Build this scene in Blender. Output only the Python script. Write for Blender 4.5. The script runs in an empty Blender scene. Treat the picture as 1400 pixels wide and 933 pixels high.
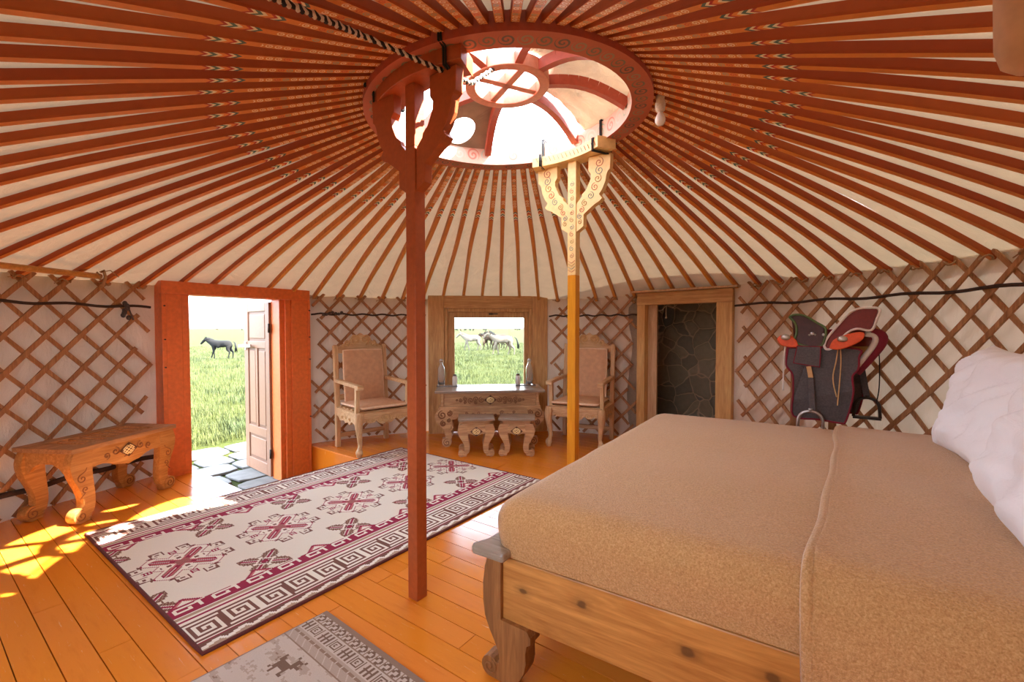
import bpy, math, random
from math import sin, cos, pi, sqrt, atan2, radians
from mathutils import Vector, Matrix, noise
random.seed(7)
S = bpy.context.scene
COL = S.collection

# ------------------------------------------------------------------ mesh builder
class MB:
    def __init__(s):
        s.v = []; s.f = []; s.m = []; s.uv = []; s.sm = []
    def add(s, vs, fs, m=0, uv=None, smooth=False):
        o = len(s.v); s.v += [tuple(p) for p in vs]
        for i, f in enumerate(fs):
            s.f.append([o + k for k in f]); s.m.append(m if isinstance(m, int) else m[i])
            s.uv.append(uv[i] if uv else None); s.sm.append(smooth)
    def box(s, c, size, rz=0.0, m=0, M=None):
        x, y, z = [a / 2 for a in size]
        vs = [Vector((i * x, j * y, k * z)) for i in (-1, 1) for j in (-1, 1) for k in (-1, 1)]
        if rz: R = Matrix.Rotation(rz, 3, 'Z'); vs = [R @ p for p in vs]
        if M is not None: vs = [M @ p for p in vs]
        vs = [p + Vector(c) for p in vs]
        s.add(vs, [(0, 1, 3, 2), (4, 6, 7, 5), (0, 4, 5, 1), (2, 3, 7, 6), (0, 2, 6, 4), (1, 5, 7, 3)], m)
    def bar(s, p, q, w, h, m=0, up=(0, 0, 1)):
        p = Vector(p); q = Vector(q); d = (q - p).normalized()
        a = d.cross(Vector(up))
        if a.length < 1e-4: a = d.cross(Vector((1, 0, 0)))
        a.normalize(); b = a.cross(d)
        vs = [e + a * i * w / 2 + b * j * h / 2 for e in (p, q) for (i, j) in ((-1, -1), (1, -1), (1, 1), (-1, 1))]
        s.add(vs, [(3, 2, 1, 0), (4, 5, 6, 7), (0, 1, 5, 4), (1, 2, 6, 5), (2, 3, 7, 6), (3, 0, 4, 7)], m)
    def tube(s, pts, r, n=8, m=0, caps=True, closed=False):
        pts = [Vector(p) for p in pts]; N = len(pts)
        rr = r if isinstance(r, (list, tuple)) else [r] * N
        vs = []; prev = None
        for i, p in enumerate(pts):
            if closed: t = pts[(i + 1) % N] - pts[i - 1]
            else: t = pts[min(i + 1, N - 1)] - pts[max(i - 1, 0)]
            t = t.normalized() if t.length > 1e-9 else Vector((0, 0, 1))
            if prev is None:
                a = t.cross(Vector((0, 0, 1)))
                if a.length < .05: a = t.cross(Vector((1, 0, 0)))
            else: a = prev - t * prev.dot(t)
            a.normalize(); prev = a; b = t.cross(a)
            vs += [p + (a * cos(2 * pi * k / n) + b * sin(2 * pi * k / n)) * rr[i] for k in range(n)]
        fs = []
        for i in range(N if closed else N - 1):
            j = (i + 1) % N
            for k in range(n):
                l = (k + 1) % n
                fs.append((i * n + k, i * n + l, j * n + l, j * n + k))
        s.add(vs, fs, m, None, True)
        if caps and not closed:
            o = len(s.v) - len(vs)
            s.f += [[o + k for k in range(n)][::-1], [o + (N - 1) * n + k for k in range(n)]]
            s.m += [m, m]; s.uv += [None, None]; s.sm += [False, False]
    def prism(s, poly, t, F, m=0, mside=None, uvs=False, smooth=False):
        """poly of (u, w); F maps (u, w, k) to a point; extruded over k in -t/2..t/2"""
        n = len(poly)
        A = sum(poly[i][0] * poly[(i + 1) % n][1] - poly[(i + 1) % n][0] * poly[i][1] for i in range(n))
        if A < 0: poly = poly[::-1]
        lo, hi = (t if isinstance(t, tuple) else (-t / 2, t / 2))
        vs = [F(u, w, lo) for u, w in poly] + [F(u, w, hi) for u, w in poly]
        fs = [tuple(range(n))[::-1], tuple(range(n, 2 * n))] + [(i, (i + 1) % n, n + (i + 1) % n, n + i) for i in range(n)]
        ms = [m, m] + [m if mside is None else mside] * n
        uv = None
        if uvs:
            uv = [[poly[i] for i in fs[0]], [poly[i - n] for i in fs[1]]] + [[(9, 9)] * 4] * n
        s.add(vs, fs, ms, uv, False)
        if smooth:
            for i in range(1, n + 1): s.sm[-i] = True
    def lathe(s, prof, c=(0, 0, 0), n=20, m=0):
        vs = [(c[0] + r * cos(2 * pi * k / n), c[1] + r * sin(2 * pi * k / n), c[2] + z) for r, z in prof for k in range(n)]
        fs = [(i * n + k, i * n + (k + 1) % n, (i + 1) * n + (k + 1) % n, (i + 1) * n + k) for i in range(len(prof) - 1) for k in range(n)]
        s.add(vs, fs, m, None, True)
    def ball(s, c, r, n=10, m=0):
        r = r if isinstance(r, (tuple, list)) else (r, r, r)
        vs = []; fs = []
        for i in range(n + 1):
            a = -pi / 2 + pi * i / n
            for k in range(2 * n):
                b = 2 * pi * k / (2 * n)
                vs.append((c[0] + r[0] * cos(a) * cos(b), c[1] + r[1] * cos(a) * sin(b), c[2] + r[2] * sin(a)))
        for i in range(n):
            for k in range(2 * n):
                l = (k + 1) % (2 * n)
                fs.append((i * 2 * n + k, i * 2 * n + l, (i + 1) * 2 * n + l, (i + 1) * 2 * n + k))
        s.add(vs, fs, m, None, True)
    def spiral(s, F, c, r, turns=1.6, rad=.006, hand=1, start=0.0, m=0, n=26, tail=None):
        """a carved scroll: tube along a spiral; F maps (u, w) to a point"""
        pts = []
        for i in range(n + 1):
            t = i / n; q = r * (1 - t * .88); a = start + hand * 2 * pi * turns * t
            pts.append(F(c[0] + q * cos(a), c[1] + q * sin(a)))
        if tail: pts = [F(*p) for p in tail] + pts
        s.tube(pts, [rad * (.6 + .4 * min(1, i / 4)) for i in range(len(pts))], 6, m)
    def grid(s, P, nu, nv, m=0, smooth=True, skip=None):
        vs = [P(i, j) for i in range(nu + 1) for j in range(nv + 1)]
        fs = [(i * (nv + 1) + j, (i + 1) * (nv + 1) + j, (i + 1) * (nv + 1) + j + 1, i * (nv + 1) + j + 1)
              for i in range(nu) for j in range(nv) if not (skip and skip(i, j))]
        s.add(vs, fs, m, None, smooth)
    def build(s, name, mats, parent=None, bevel=0.0, loc=None, rz=0.0, subsurf=0, solid=0.0):
        me = bpy.data.meshes.new(name)
        me.from_pydata(s.v, [], s.f)
        for mt in (mats if isinstance(mats, (list, tuple)) else [mats]): me.materials.append(mt)
        me.polygons.foreach_set('material_index', s.m)
        me.polygons.foreach_set('use_smooth', s.sm)
        if any(u is not None for u in s.uv):
            L = me.uv_layers.new(name='UVMap'); flat = []
            for f, u in zip(s.f, s.uv):
                for k in range(len(f)): flat += list(u[k]) if u else [9, 9]
            L.data.foreach_set('uv', flat)
        me.update()
        o = bpy.data.objects.new(name, me); COL.objects.link(o)
        if parent: o.parent = parent
        if loc is not None: o.location = loc
        if rz: o.rotation_euler = (0, 0, rz)
        if solid:
            q = o.modifiers.new('Thickness', 'SOLIDIFY'); q.thickness = solid; q.offset = 0
        if bevel:
            b = o.modifiers.new('Bevel', 'BEVEL'); b.width = bevel; b.segments = 2; b.limit_method = 'ANGLE'; b.angle_limit = radians(40)
        if subsurf:
            q = o.modifiers.new('Sub', 'SUBSURF'); q.levels = subsurf; q.render_levels = subsurf
        return o

def tag(o, label=None, cat=None, group=None, kind=None):
    if label: o['label'] = label
    if cat: o['category'] = cat
    if group: o['group'] = group
    if kind: o['kind'] = kind
    return o
def empty(name, loc=(0, 0, 0), rz=0.0, label=None, cat=None, group=None, kind=None):
    o = bpy.data.objects.new(name, None); COL.objects.link(o); o.empty_display_size = .1
    o.location = loc; o.rotation_euler = (0, 0, rz)
    return tag(o, label, cat, group, kind)
def copy_tree(o, parent=None):
    c = o.copy(); COL.objects.link(c)
    if parent: c.parent = parent
    for ch in [x for x in bpy.data.objects if x.parent == o]: copy_tree(ch, c)
    return c

# ------------------------------------------------------------------ materials
def lin(c):
    return tuple((x / 255 / 12.92 if x / 255 <= .04045 else ((x / 255 + .055) / 1.055) ** 2.4) for x in c) + (1.0,)
class NT:
    def __init__(s, name):
        s.mat = bpy.data.materials.new(name); s.mat.use_nodes = True
        s.t = s.mat.node_tree; s.t.nodes.clear()
        s.out = s.t.nodes.new('ShaderNodeOutputMaterial')
    def n(s, typ, inp=None, **kw):
        q = s.t.nodes.new(typ)
        for k, v in kw.items(): setattr(q, k, v)
        for k, v in (inp or {}).items(): s.put(q, k, v)
        return q
    def put(s, q, k, v):
        i = q.inputs[k]
        if hasattr(v, 'is_output'): s.t.links.new(v, i)
        elif isinstance(v, bpy.types.Node): s.t.links.new(v.outputs[0], i)
        else: i.default_value = v
    def math(s, op, a, b=None, c=None, clamp=False):
        q = s.n('ShaderNodeMath', operation=op, use_clamp=clamp); s.put(q, 0, a)
        if b is not None: s.put(q, 1, b)
        if c is not None: s.put(q, 2, c)
        return q.outputs[0]
    def mix(s, f, a, b):
        q = s.n('ShaderNodeMix', data_type='RGBA'); s.put(q, 0, f); s.put(q, 6, a); s.put(q, 7, b)
        return q.outputs[2]
    def ramp(s, f, stops, interp='LINEAR'):
        q = s.n('ShaderNodeValToRGB'); q.color_ramp.interpolation = interp
        e = q.color_ramp.elements
        while len(e) < len(stops): e.new(.5)
        for x, (p, c) in zip(e, stops): x.position = p; x.color = c
        s.put(q, 0, f); return q.outputs[0]
    def coord(s, kind='Object', scale=None, rot=None):
        o = s.n('ShaderNodeTexCoord').outputs[kind]
        if scale is None and rot is None: return o
        m = s.n('ShaderNodeMapping'); s.put(m, 0, o)
        if scale: m.inputs['Scale'].default_value = scale
        if rot: m.inputs['Rotation'].default_value = rot
        return m.outputs[0]
    def noise(s, v, scale, detail=3, rough=.5, dist=0.0):
        q = s.n('ShaderNodeTexNoise'); s.put(q, 'Vector', v)
        q.inputs['Scale'].default_value = scale; q.inputs['Detail'].default_value = detail
        q.inputs['Roughness'].default_value = rough; q.inputs['Distortion'].default_value = dist
        return q.outputs[0]
    def bump(s, h, strength=.3, dist=.01):
        q = s.n('ShaderNodeBump'); s.put(q, 'Height', h); q.inputs['Strength'].default_value = strength
        q.inputs['Distance'].default_value = dist; return q.outputs[0]
    def bsdf(s, color, rough=.6, normal=None, **kw):
        q = s.n('ShaderNodeBsdfPrincipled'); s.put(q, 'Base Color', color); s.put(q, 'Roughness', rough)
        if normal is not None: s.put(q, 'Normal', normal)
        for k, v in kw.items(): s.put(q, k.replace('_', ' '), v)
        s.t.links.new(q.outputs[0], s.out.inputs[0]); return s.mat
    def obrand(s): return s.n('ShaderNodeObjectInfo').outputs['Random']

def plain(name, c, rough=.6, bump=0, scale=60, var=.12, **kw):
    t = NT(name); c = lin(c); v = t.coord()
    f = t.noise(v, scale, 4)
    d = tuple(x * (1 - var) for x in c[:3]) + (1,); l = tuple(min(1, x * (1 + var)) for x in c[:3]) + (1,)
    col = t.ramp(f, [(.3, d), (.7, l)])
    return t.bsdf(col, rough, t.bump(f, bump, .004) if bump else None, **kw)
def wood(name, c1, c2, axis='x', rough=.55, scale=1.0, knots=False, spec=.4):
    t = NT(name)
    st = {'x': (1.2, 14, 14), 'y': (14, 1.2, 14), 'z': (14, 14, 1.2)}[axis]
    v = t.coord('Object', tuple(a * scale for a in st))
    f = t.noise(v, 2.2, 6, .6, 1.2); g = t.noise(v, 9, 3, .5)
    h = t.math('ADD', t.math('MULTIPLY', f, .75), t.math('MULTIPLY', g, .25))
    col = t.ramp(h, [(.32, lin(c2)), (.5, lin(tuple((a + b) // 2 for a, b in zip(c1, c2)))), (.66, lin(c1))])
    if knots:
        xyz = t.n('ShaderNodeSeparateXYZ', {0: t.coord()}); w = t.n('ShaderNodeCombineXYZ', {0: xyz.outputs[0], 1: t.math('MULTIPLY', xyz.outputs[2], 1.5)})
        k = t.n('ShaderNodeTexVoronoi', feature='F1', voronoi_dimensions='2D'); t.put(k, 'Vector', w); k.inputs['Scale'].default_value = 4.2
        dd = t.math('ADD', k.outputs['Distance'], t.math('MULTIPLY', t.math('SUBTRACT', f, .5), .12))
        kk = t.ramp(dd, [(.05, (1, 1, 1, 1)), (.09, (.35, .35, .35, 1)), (.22, (0, 0, 0, 1))])
        col = t.mix(t.math('MULTIPLY', kk, .85), col, lin(tuple(int(a * .55) for a in c2)))
    return t.bsdf(col, rough, t.bump(h, .25, .003), Specular_IOR_Level=spec)
def spiral_mask(t, u, v, T, W, turns=1.3, width=.5):
    """painted scrolls: one spiral per cell of length T along u, v runs -W/2..W/2"""
    x = t.math('SUBTRACT', t.math('FRACT', t.math('DIVIDE', u, T)), .5)
    y = t.math('DIVIDE', v, T)
    rho = t.math('SQRT', t.math('ADD', t.math('MULTIPLY', x, x), t.math('MULTIPLY', y, y)))
    ph = t.math('DIVIDE', t.math('ARCTAN2', y, x), 2 * pi)
    w = t.math('FRACT', t.math('SUBTRACT', t.math('MULTIPLY', rho, turns / .48 * 1.3), ph))
    a = t.math('LESS_THAN', w, width)
    b = t.math('LESS_THAN', rho, .47)
    return t.math('MULTIPLY', a, b), t.math('FLOOR', t.math('DIVIDE', u, T))
MT = {}
SKY, SUN, EXPO = 1.0, 5.0, 3.5
OPENBACK = True  # unseen gap added in the lining behind the camera for front light
# ------------------------------------------------------------------ layout: a = into the room from the red door, b = across
DV = Vector((.8103, -.586, 0)); MV = Vector((.586, .8103, 0))
ANG = atan2(DV.y, DV.x)
def W(a, b, z=0.0): return DV * a + MV * b + Vector((0, 0, z))
CAM = Vector((0, 0, 1.35))
RC = Vector((-.02, 2.80))          # crown ring centre
W0 = Vector((-.30, 2.75))          # wall centre
def lerp_tab(tab, x):
    for (x0, y0), (x1, y1) in zip(tab, tab[1:]):
        if x <= x1:
            t = max(0, min(1, (x - x0) / (x1 - x0))); t = t * t * (3 - 2 * t)
            return y0 + (y1 - y0) * t
    return tab[-1][1]
R_TAB = [(-180, 3.2), (-60, 3.15), (20, 3.15), (60, 3.30), (85, 3.26), (120, 3.22), (160, 3.24), (190, 3.27), (270, 3.2)]
H_TAB = [(-180, 1.72), (-60, 1.765), (35, 1.765), (70, 1.70), (120, 1.70), (180, 1.71), (270, 1.72)]
def norm_deg(th):
    a = math.degrees(th)
    while a > 270: a -= 360
    while a < -90: a += 360
    return a
def wall_r(th): return lerp_tab(R_TAB, norm_deg(th))
def wall_h(th): return lerp_tab(H_TAB, norm_deg(th))
def wall_pt(th, inset=0.0, z=0.0):
    r = wall_r(th) - inset
    return Vector((W0.x + r * cos(th), W0.y + r * sin(th), z))
def th_of(x, y): return atan2(y - W0.y, x - W0.x)
GROUND = -.35

MT.update(
    floor=None,
    pale_wood=wood('pale_carved_wood', (228, 196, 150), (182, 140, 96)),
    wood_y=wood('pale_carved_wood_upright', (228, 196, 150), (182, 140, 96), 'z'),
    table_wood=wood('weathered_carved_wood', (222, 184, 136), (166, 122, 82)),
    table_top=wood('grey_varnished_wood', (172, 158, 142), (136, 118, 100), rough=.22, spec=.6),
    bench_wood=wood('honey_bench_wood', (205, 150, 84), (160, 104, 46)),
    bench_top=wood('brown_bench_wood', (194, 146, 98), (146, 100, 60)),
    frame_wood=wood('oak_frame_wood', (216, 176, 116), (170, 124, 72), 'z'),
    frame_wood_h=wood('oak_frame_wood_across', (216, 176, 116), (170, 124, 72), 'x'),
    pine=wood('fresh_pine', (222, 182, 118), (186, 140, 80), 'z'),
    pine_pale=wood('bare_pine', (208, 178, 138), (178, 142, 100), 'z'),
    bed_wood=wood('knotty_bed_pine', (218, 156, 82), (168, 108, 48), 'x', rough=.4, scale=.8, knots=True),
    bed_dark=wood('brown_bed_leg_wood', (172, 118, 66), (122, 78, 40), 'z'),
    lattice=wood('lattice_slat_wood', (190, 138, 90), (136, 90, 54), 'z', rough=.7),
    red_paint=plain('orange_red_door_paint', (226, 118, 58), .42, .15, 30, .1),
    post_red=plain('brick_red_post_paint', (170, 84, 42), .42, .12, 40, .1),
    ring_red=plain('ring_red_paint', (168, 74, 50), .5, .1, 40, .1),
    ring_pink=plain('ring_pink_paint', (200, 128, 100), .5, .1, 40, .1),
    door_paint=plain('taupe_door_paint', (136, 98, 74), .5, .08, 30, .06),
    door_shadow=plain('taupe_door_recess_shade', (112, 78, 58), .5, .08, 30, .06),  # recessed leaf panel: shade put into a darker copy of the door paint
    gold=plain('gilt_knot', (246, 222, 160), .45, 0, 60, .08),
    carve=plain('carved_relief_wood', (140, 96, 60), .6, .1, 60, .12),
    carve_bench=plain('carved_bench_relief', (140, 86, 42), .6, .1, 60, .12),
    carve_light=plain('pale_relief_wood', (204, 166, 112), .6, .1, 60, .12),
    leather=plain('tan_suede', (204, 160, 122), .8, .2, 22, .1),
    leather_edge=plain('pale_suede_piping', (228, 196, 162), .8, .1, 40, .1),
    black=plain('black_leather', (78, 68, 66), .6, .4, 90, .25),
    black_cord=plain('black_cord', (30, 24, 22), .85),
    crimson=plain('crimson_felt', (124, 18, 38), .8, .2, 80, .1),
    saddle_red=plain('maroon_saddle_leather', (120, 36, 26), .5, .1, 60, .12),
    saddle_dark=plain('dark_saddle_leather', (70, 36, 32), .5, .2, 60, .2),
    saddle_green=plain('green_saddle_trim', (84, 104, 58), .5, .1, 60, .1),
    saddle_orange=plain('orange_saddle_pad', (226, 84, 24), .5, .1, 60, .1),
    white_trim=plain('white_trim', (222, 210, 196), .5, .05, 60, .05),
    tan_strap=plain('tan_strap', (196, 152, 100), .7, .1, 60, .1),
    steel=plain('brushed_steel', (190, 186, 180), .3, 0, 60, .05, Metallic=1.0),
    iron=plain('dark_iron', (60, 52, 46), .5, .1, 60, .1, Metallic=.6),
    rope=plain('dark_hair_rope', (62, 44, 34), .9, .5, 150, .3),
    tie=plain('pale_tie_cord', (170, 134, 96), .9, .3, 150, .2),
    rope_white=plain('white_rope_strand', (214, 196, 172), .9, .4, 120, .15),
    pole=wood('yellow_pole', (214, 160, 84), (176, 118, 54), 'x', rough=.45),
    cloth_white=plain('white_crown_cloth', (232, 222, 206), .9, .2, 20, .04),
    bulb=plain('white_bulb_glass', (236, 226, 214), .25, 0, 10, .02),
    porcelain=plain('white_porcelain', (234, 230, 224), .3, 0, 10, .02),
    tray=plain('dark_slate_tray', (110, 108, 108), .25, 0, 30, .05),
    metal_plate=plain('dusty_stove_plate', (148, 128, 108), .7, .2, 14, .14),
    stone_paving=plain('grey_paving_stone', (98, 95, 90), .85, .4, 9, .2),
    dark_ground=plain('dark_subfloor', (64, 44, 30), .9),
    annex_plaster=plain('annex_plaster', (150, 132, 112), .9),
    bottle_cap=plain('grey_stopper', (196, 190, 184), .4),
)

# -- painted plank floor
t = NT('orange_painted_planks'); v = t.coord()
rnd = t.n('ShaderNodeAttribute', attribute_name='board'); rb = rnd.outputs['Fac']
base = t.ramp(rb, [(0, lin((222, 128, 34))), (.5, lin((236, 146, 44))), (1, lin((230, 136, 54)))])
n1 = t.noise(t.coord('Object', (1.5, 9, 1)), 3, 6, .65)
base = t.mix(t.math('MULTIPLY', t.ramp(n1, [(.52, (0, 0, 0, 1)), (.75, (1, 1, 1, 1))]), .35), base, lin((206, 108, 30)))
sc = t.noise(t.coord('Object', (5, 60, 1)), 2.0, 6, .7, .6)
base = t.mix(t.ramp(sc, [(.64, (0, 0, 0, 1)), (.70, (1, 1, 1, 1))]), base, lin((236, 178, 116)))
MT['floor'] = t.bsdf(base, t.ramp(n1, [(.3, (.12,) * 3 + (1,)), (.8, (.26,) * 3 + (1,))]), t.bump(n1, .12, .004), Specular_IOR_Level=.5)

# -- canvas: lets part of the daylight through
def canvas(name, c, tr, sc=5, bs=.5):
    t = NT(name); v = t.coord(); c = lin(c)
    w = t.noise(t.coord('Object', (1, 1, .35)), sc, 5, .6, .8); fine = t.noise(v, 220, 2)
    col = t.ramp(w, [(.3, tuple(x * .9 for x in c[:3]) + (1,)), (.7, c)])
    nb = t.bump(t.math('ADD', w, t.math('MULTIPLY', fine, .06)), bs, .03)
    d = t.n('ShaderNodeBsdfDiffuse', {'Color': col, 'Normal': nb}); q = t.n('ShaderNodeBsdfTranslucent', {'Color': col, 'Normal': nb})
    x = t.n('ShaderNodeMixShader', {0: tr, 1: d.outputs[0], 2: q.outputs[0]})
    t.t.links.new(x.outputs[0], t.out.inputs[0]); return t.mat
MT['roof_canvas'] = canvas('roof_canvas', (224, 203, 168), .02)
MT['wall_canvas'] = canvas('wall_canvas', (232, 217, 196), .015, 4, .8)
MT['crown_canvas'] = canvas('crown_canvas', (236, 224, 206), .14, 9, .9)

# -- roof pole paint: UV = metres from the ring, v = -1..1 across
def pole_paint(name, c, c_out):
    t = NT(name); uv = t.n('ShaderNodeSeparateXYZ', {0: t.coord('UV')})
    u = uv.outputs[0]; v = uv.outputs[1]; r = t.obrand()
    uo = t.math('SUBTRACT', u, t.math('MULTIPLY', r, .07))
    wn = t.noise(t.coord('Object'), 40, 3)
    base = t.mix(t.ramp(t.math('DIVIDE', u, 2.4), [(.3, (0, 0, 0, 1)), (.75, (1, 1, 1, 1))]), lin(c), lin(c_out))
    base = t.mix(t.math('MULTIPLY', wn, .3), base, lin(tuple(int(x * .7) for x in c)))
    msk, cell = spiral_mask(t, u, t.math('MULTIPLY', v, .019), .036, .04, 1.1, .5)
    pal = t.ramp(t.math('FRACT', t.math('MULTIPLY', cell, .381)), [(0, lin((250, 232, 186))), (.5, lin((150, 170, 140))), (.68, lin((250, 234, 196))), (.88, lin((206, 84, 50)))], 'CONSTANT')
    msk = t.math('MULTIPLY', msk, t.math('LESS_THAN', uo, .56))
    base = t.mix(t.math('MULTIPLY', msk, .85), base, pal)
    s = t.math('ADD', uo, t.math('MULTIPLY', t.math('ABSOLUTE', v), -.022))
    k = t.math('DIVIDE', t.math('SUBTRACT', s, .60), .15)
    chev = t.ramp(k, [(0, lin(c)), (.08, lin((80, 104, 96))), (.2, lin((240, 226, 184))), (.3, lin((190, 50, 30))), (.4, lin(c)), (.55, lin((240, 226, 184))), (.66, lin((84, 116, 100))), (.78, lin((240, 226, 184))), (.88, lin((178, 54, 40)))], 'CONSTANT')
    inz = t.math('MULTIPLY', t.math('GREATER_THAN', k, 0), t.math('LESS_THAN', k, .98))
    base = t.mix(inz, base, chev)
    return t.bsdf(base, .5, Specular_IOR_Level=.35)
MT['pole_face'] = pole_paint('orange_pole_paint', (232, 140, 58), (224, 136, 60))
MT['pole_face_ochre'] = pole_paint('ochre_pole_paint', (226, 140, 64), (232, 166, 78))
t = NT('dark_red_pole_paint'); wn = t.noise(t.coord('Object'), 25, 4); rr = t.obrand()
MT['pole_side'] = t.bsdf(t.mix(t.math('MULTIPLY', wn, .4), t.mix(rr, lin((162, 70, 27)), lin((186, 94, 38))), lin((126, 48, 20))), .5, Specular_IOR_Level=.3)

MT['pole_side_ochre'] = wood('ochre_pole_side', (206, 132, 58), (176, 98, 36), 'z')
# -- scrolls painted on the ring and on the yellow post
def scroll_paint(name, base, cols, T, width=.42, turns=1.3, W=.1):
    t = NT(name); uv = t.n('ShaderNodeSeparateXYZ', {0: t.coord('UV')})
    msk, cell = spiral_mask(t, uv.outputs[0], uv.outputs[1], T, W, turns, width)
    n = len(cols)
    pal = t.ramp(t.math('FRACT', t.math('MULTIPLY', cell, .381966)), [(i / n, lin(c)) for i, c in enumerate(cols)], 'CONSTANT')
    wn = t.noise(t.coord(), 30, 3)
    b = t.mix(t.math('MULTIPLY', wn, .25), lin(base), lin(tuple(int(x * .82) for x in base)))
    return t.bsdf(t.mix(t.math('MULTIPLY', msk, .85), b, pal), .5)
MT['ring_inner'] = scroll_paint('ring_inner_scrolls', (226, 186, 160), [(150, 178, 150), (186, 196, 176), (214, 120, 100)], .105)
MT['ring_under'] = scroll_paint('ring_underside_scrolls', (196, 108, 78), [(110, 122, 96), (84, 96, 84), (150, 150, 116)], .085)
MT['post_cream'] = scroll_paint('cream_scrolls', (240, 206, 138), [(120, 140, 130), (208, 120, 80), (110, 120, 90), (210, 150, 110)], .062, .3, 1.5)
MT['post_plain_cream'] = plain('cream_post_paint', (238, 204, 136), .5, .05, 40, .06)
MT['post_yellow'] = wood('yellow_post_varnish', (226, 158, 34), (204, 128, 20), 'z', rough=.4)

# -- wool, linen
t = NT('camel_wool'); v = t.coord()
f1 = t.noise(v, 150, 3, .6, .3); f2 = t.noise(v, 4, 3); f3 = t.noise(v, 300, 2, .6)
h = t.math('ADD', t.math('MULTIPLY', f1, .7), t.math('MULTIPLY', f3, .3))
cw = t.ramp(h, [(.34, lin((176, 130, 80))), (.5, lin((200, 154, 102))), (.68, lin((220, 178, 128)))])
cw = t.mix(t.math('MULTIPLY', f2, .2), cw, lin((178, 132, 84)))
MT['wool'] = t.bsdf(cw, .95, t.bump(h, .8, .006), Sheen_Weight=.5, Sheen_Roughness=.4, Specular_IOR_Level=.1)
t = NT('white_pillow_linen'); v = t.coord('Object', (1, 1, 1))
f1 = t.noise(v, 5, 5, .6, 2.2)
MT['linen'] = t.bsdf(lin((240, 238, 240)), .85, t.bump(f1, .35, .03), Specular_IOR_Level=.2)

# -- rugs: woven colours sit in a colour attribute of the weave cells
def rug_mat(name, sc):
    t = NT(name); a = t.n('ShaderNodeAttribute', attribute_name='yarn')
    f = t.noise(t.coord(), sc, 4, .7)
    col = t.mix(t.math('MULTIPLY', f, .16), a.outputs['Color'], lin((150, 124, 104)))
    return t.bsdf(col, .95, t.bump(f, .5, .006), Specular_IOR_Level=.1)
MT['rug'] = rug_mat('woven_wool', 130)
MT['rug_binding'] = plain('maroon_rug_binding', (98, 46, 42), .95, .3, 120, .15)

# -- stone room beyond the pine door
t = NT('dark_rubble_stone'); v = t.coord()
wv = t.n('ShaderNodeVectorMath', operation='ADD'); nz = t.n('ShaderNodeTexNoise'); t.put(nz, 'Vector', v); nz.inputs['Scale'].default_value = 3
t.put(wv, 0, v); sc2 = t.n('ShaderNodeVectorMath', operation='SCALE'); t.put(sc2, 0, nz.outputs[1]); sc2.inputs['Scale'].default_value = .22; t.put(wv, 1, sc2.outputs[0])
ve = t.n('ShaderNodeTexVoronoi', feature='DISTANCE_TO_EDGE'); t.put(ve, 'Vector', wv.outputs[0]); ve.inputs['Scale'].default_value = 4.6
vc = t.n('ShaderNodeTexVoronoi', feature='F1'); t.put(vc, 'Vector', wv.outputs[0]); vc.inputs['Scale'].default_value = 4.6
st = t.ramp(t.n('ShaderNodeSeparateXYZ', {0: vc.outputs['Color']}).outputs[0], [(0, lin((122, 112, 98))), (.5, lin((148, 134, 108))), (1, lin((172, 156, 124)))])
nn = t.noise(v, 22, 5, .6)
st = t.mix(t.math('MULTIPLY', nn, .5), st, lin((60, 54, 46)))
jm = t.ramp(ve.outputs['Distance'], [(.014, (1, 1, 1, 1)), (.04, (0, 0, 0, 1))])
hh = t.math('ADD', t.math('MULTIPLY', t.math('MINIMUM', ve.outputs['Distance'], .12), 4), t.math('MULTIPLY', nn, .3))
MT['stone'] = t.bsdf(t.mix(jm, st, lin((186, 160, 128))), .8, t.bump(hh, .8, .04))

# -- meadow
t = NT('meadow_grass'); v = t.coord()
g1 = t.noise(v, .9, 6, .7); g2 = t.noise(v, 9, 4, .7); g3 = t.noise(v, .02, 4, .6)
gc = t.ramp(t.math('ADD', t.math('MULTIPLY', g1, .6), t.math('MULTIPLY', g2, .4)), [(.3, lin((32, 39, 4))), (.48, lin((49, 54, 14))), (.66, lin((58, 60, 25)))])
gc = t.mix(t.math('MULTIPLY', g3, .35), gc, lin((56, 59, 27)))
MT['meadow'] = t.bsdf(gc, .9, t.bump(g2, .6, .06), Specular_IOR_Level=.1)
MT['grass'] = plain('grass_blades', (64, 70, 20), .8, 0, 3, .25)
MT['grass_dark'] = plain('dark_grass_blades', (50, 60, 16), .8, 0, 3, .25)
MT['hills'] = plain('far_hazy_hills', (62, 64, 68), .95, 0, .01, .02)  # distance haze put into the hill colour

# -- horse coats
MT['coat_black'] = plain('black_coat', (11, 9, 8), .95, .1, 20, .2)
MT['coat_grey'] = plain('dark_bay_coat', (42, 29, 21), .95, .1, 8, .25)
MT['coat_white'] = plain('cream_coat', (114, 103, 92), .95, .1, 8, .08)
MT['coat_dun'] = plain('pale_dun_coat', (103, 91, 78), .95, .1, 6, .14)
MT['coat_bay'] = plain('brown_coat', (58, 38, 25), .95, .1, 8, .2)
MT['mane_dark'] = plain('dark_mane_hair', (16, 12, 11), .8, .4, 60, .3)
MT['mane_pale'] = plain('sandy_mane_hair', (104, 84, 66), .8, .4, 60, .2)

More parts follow.
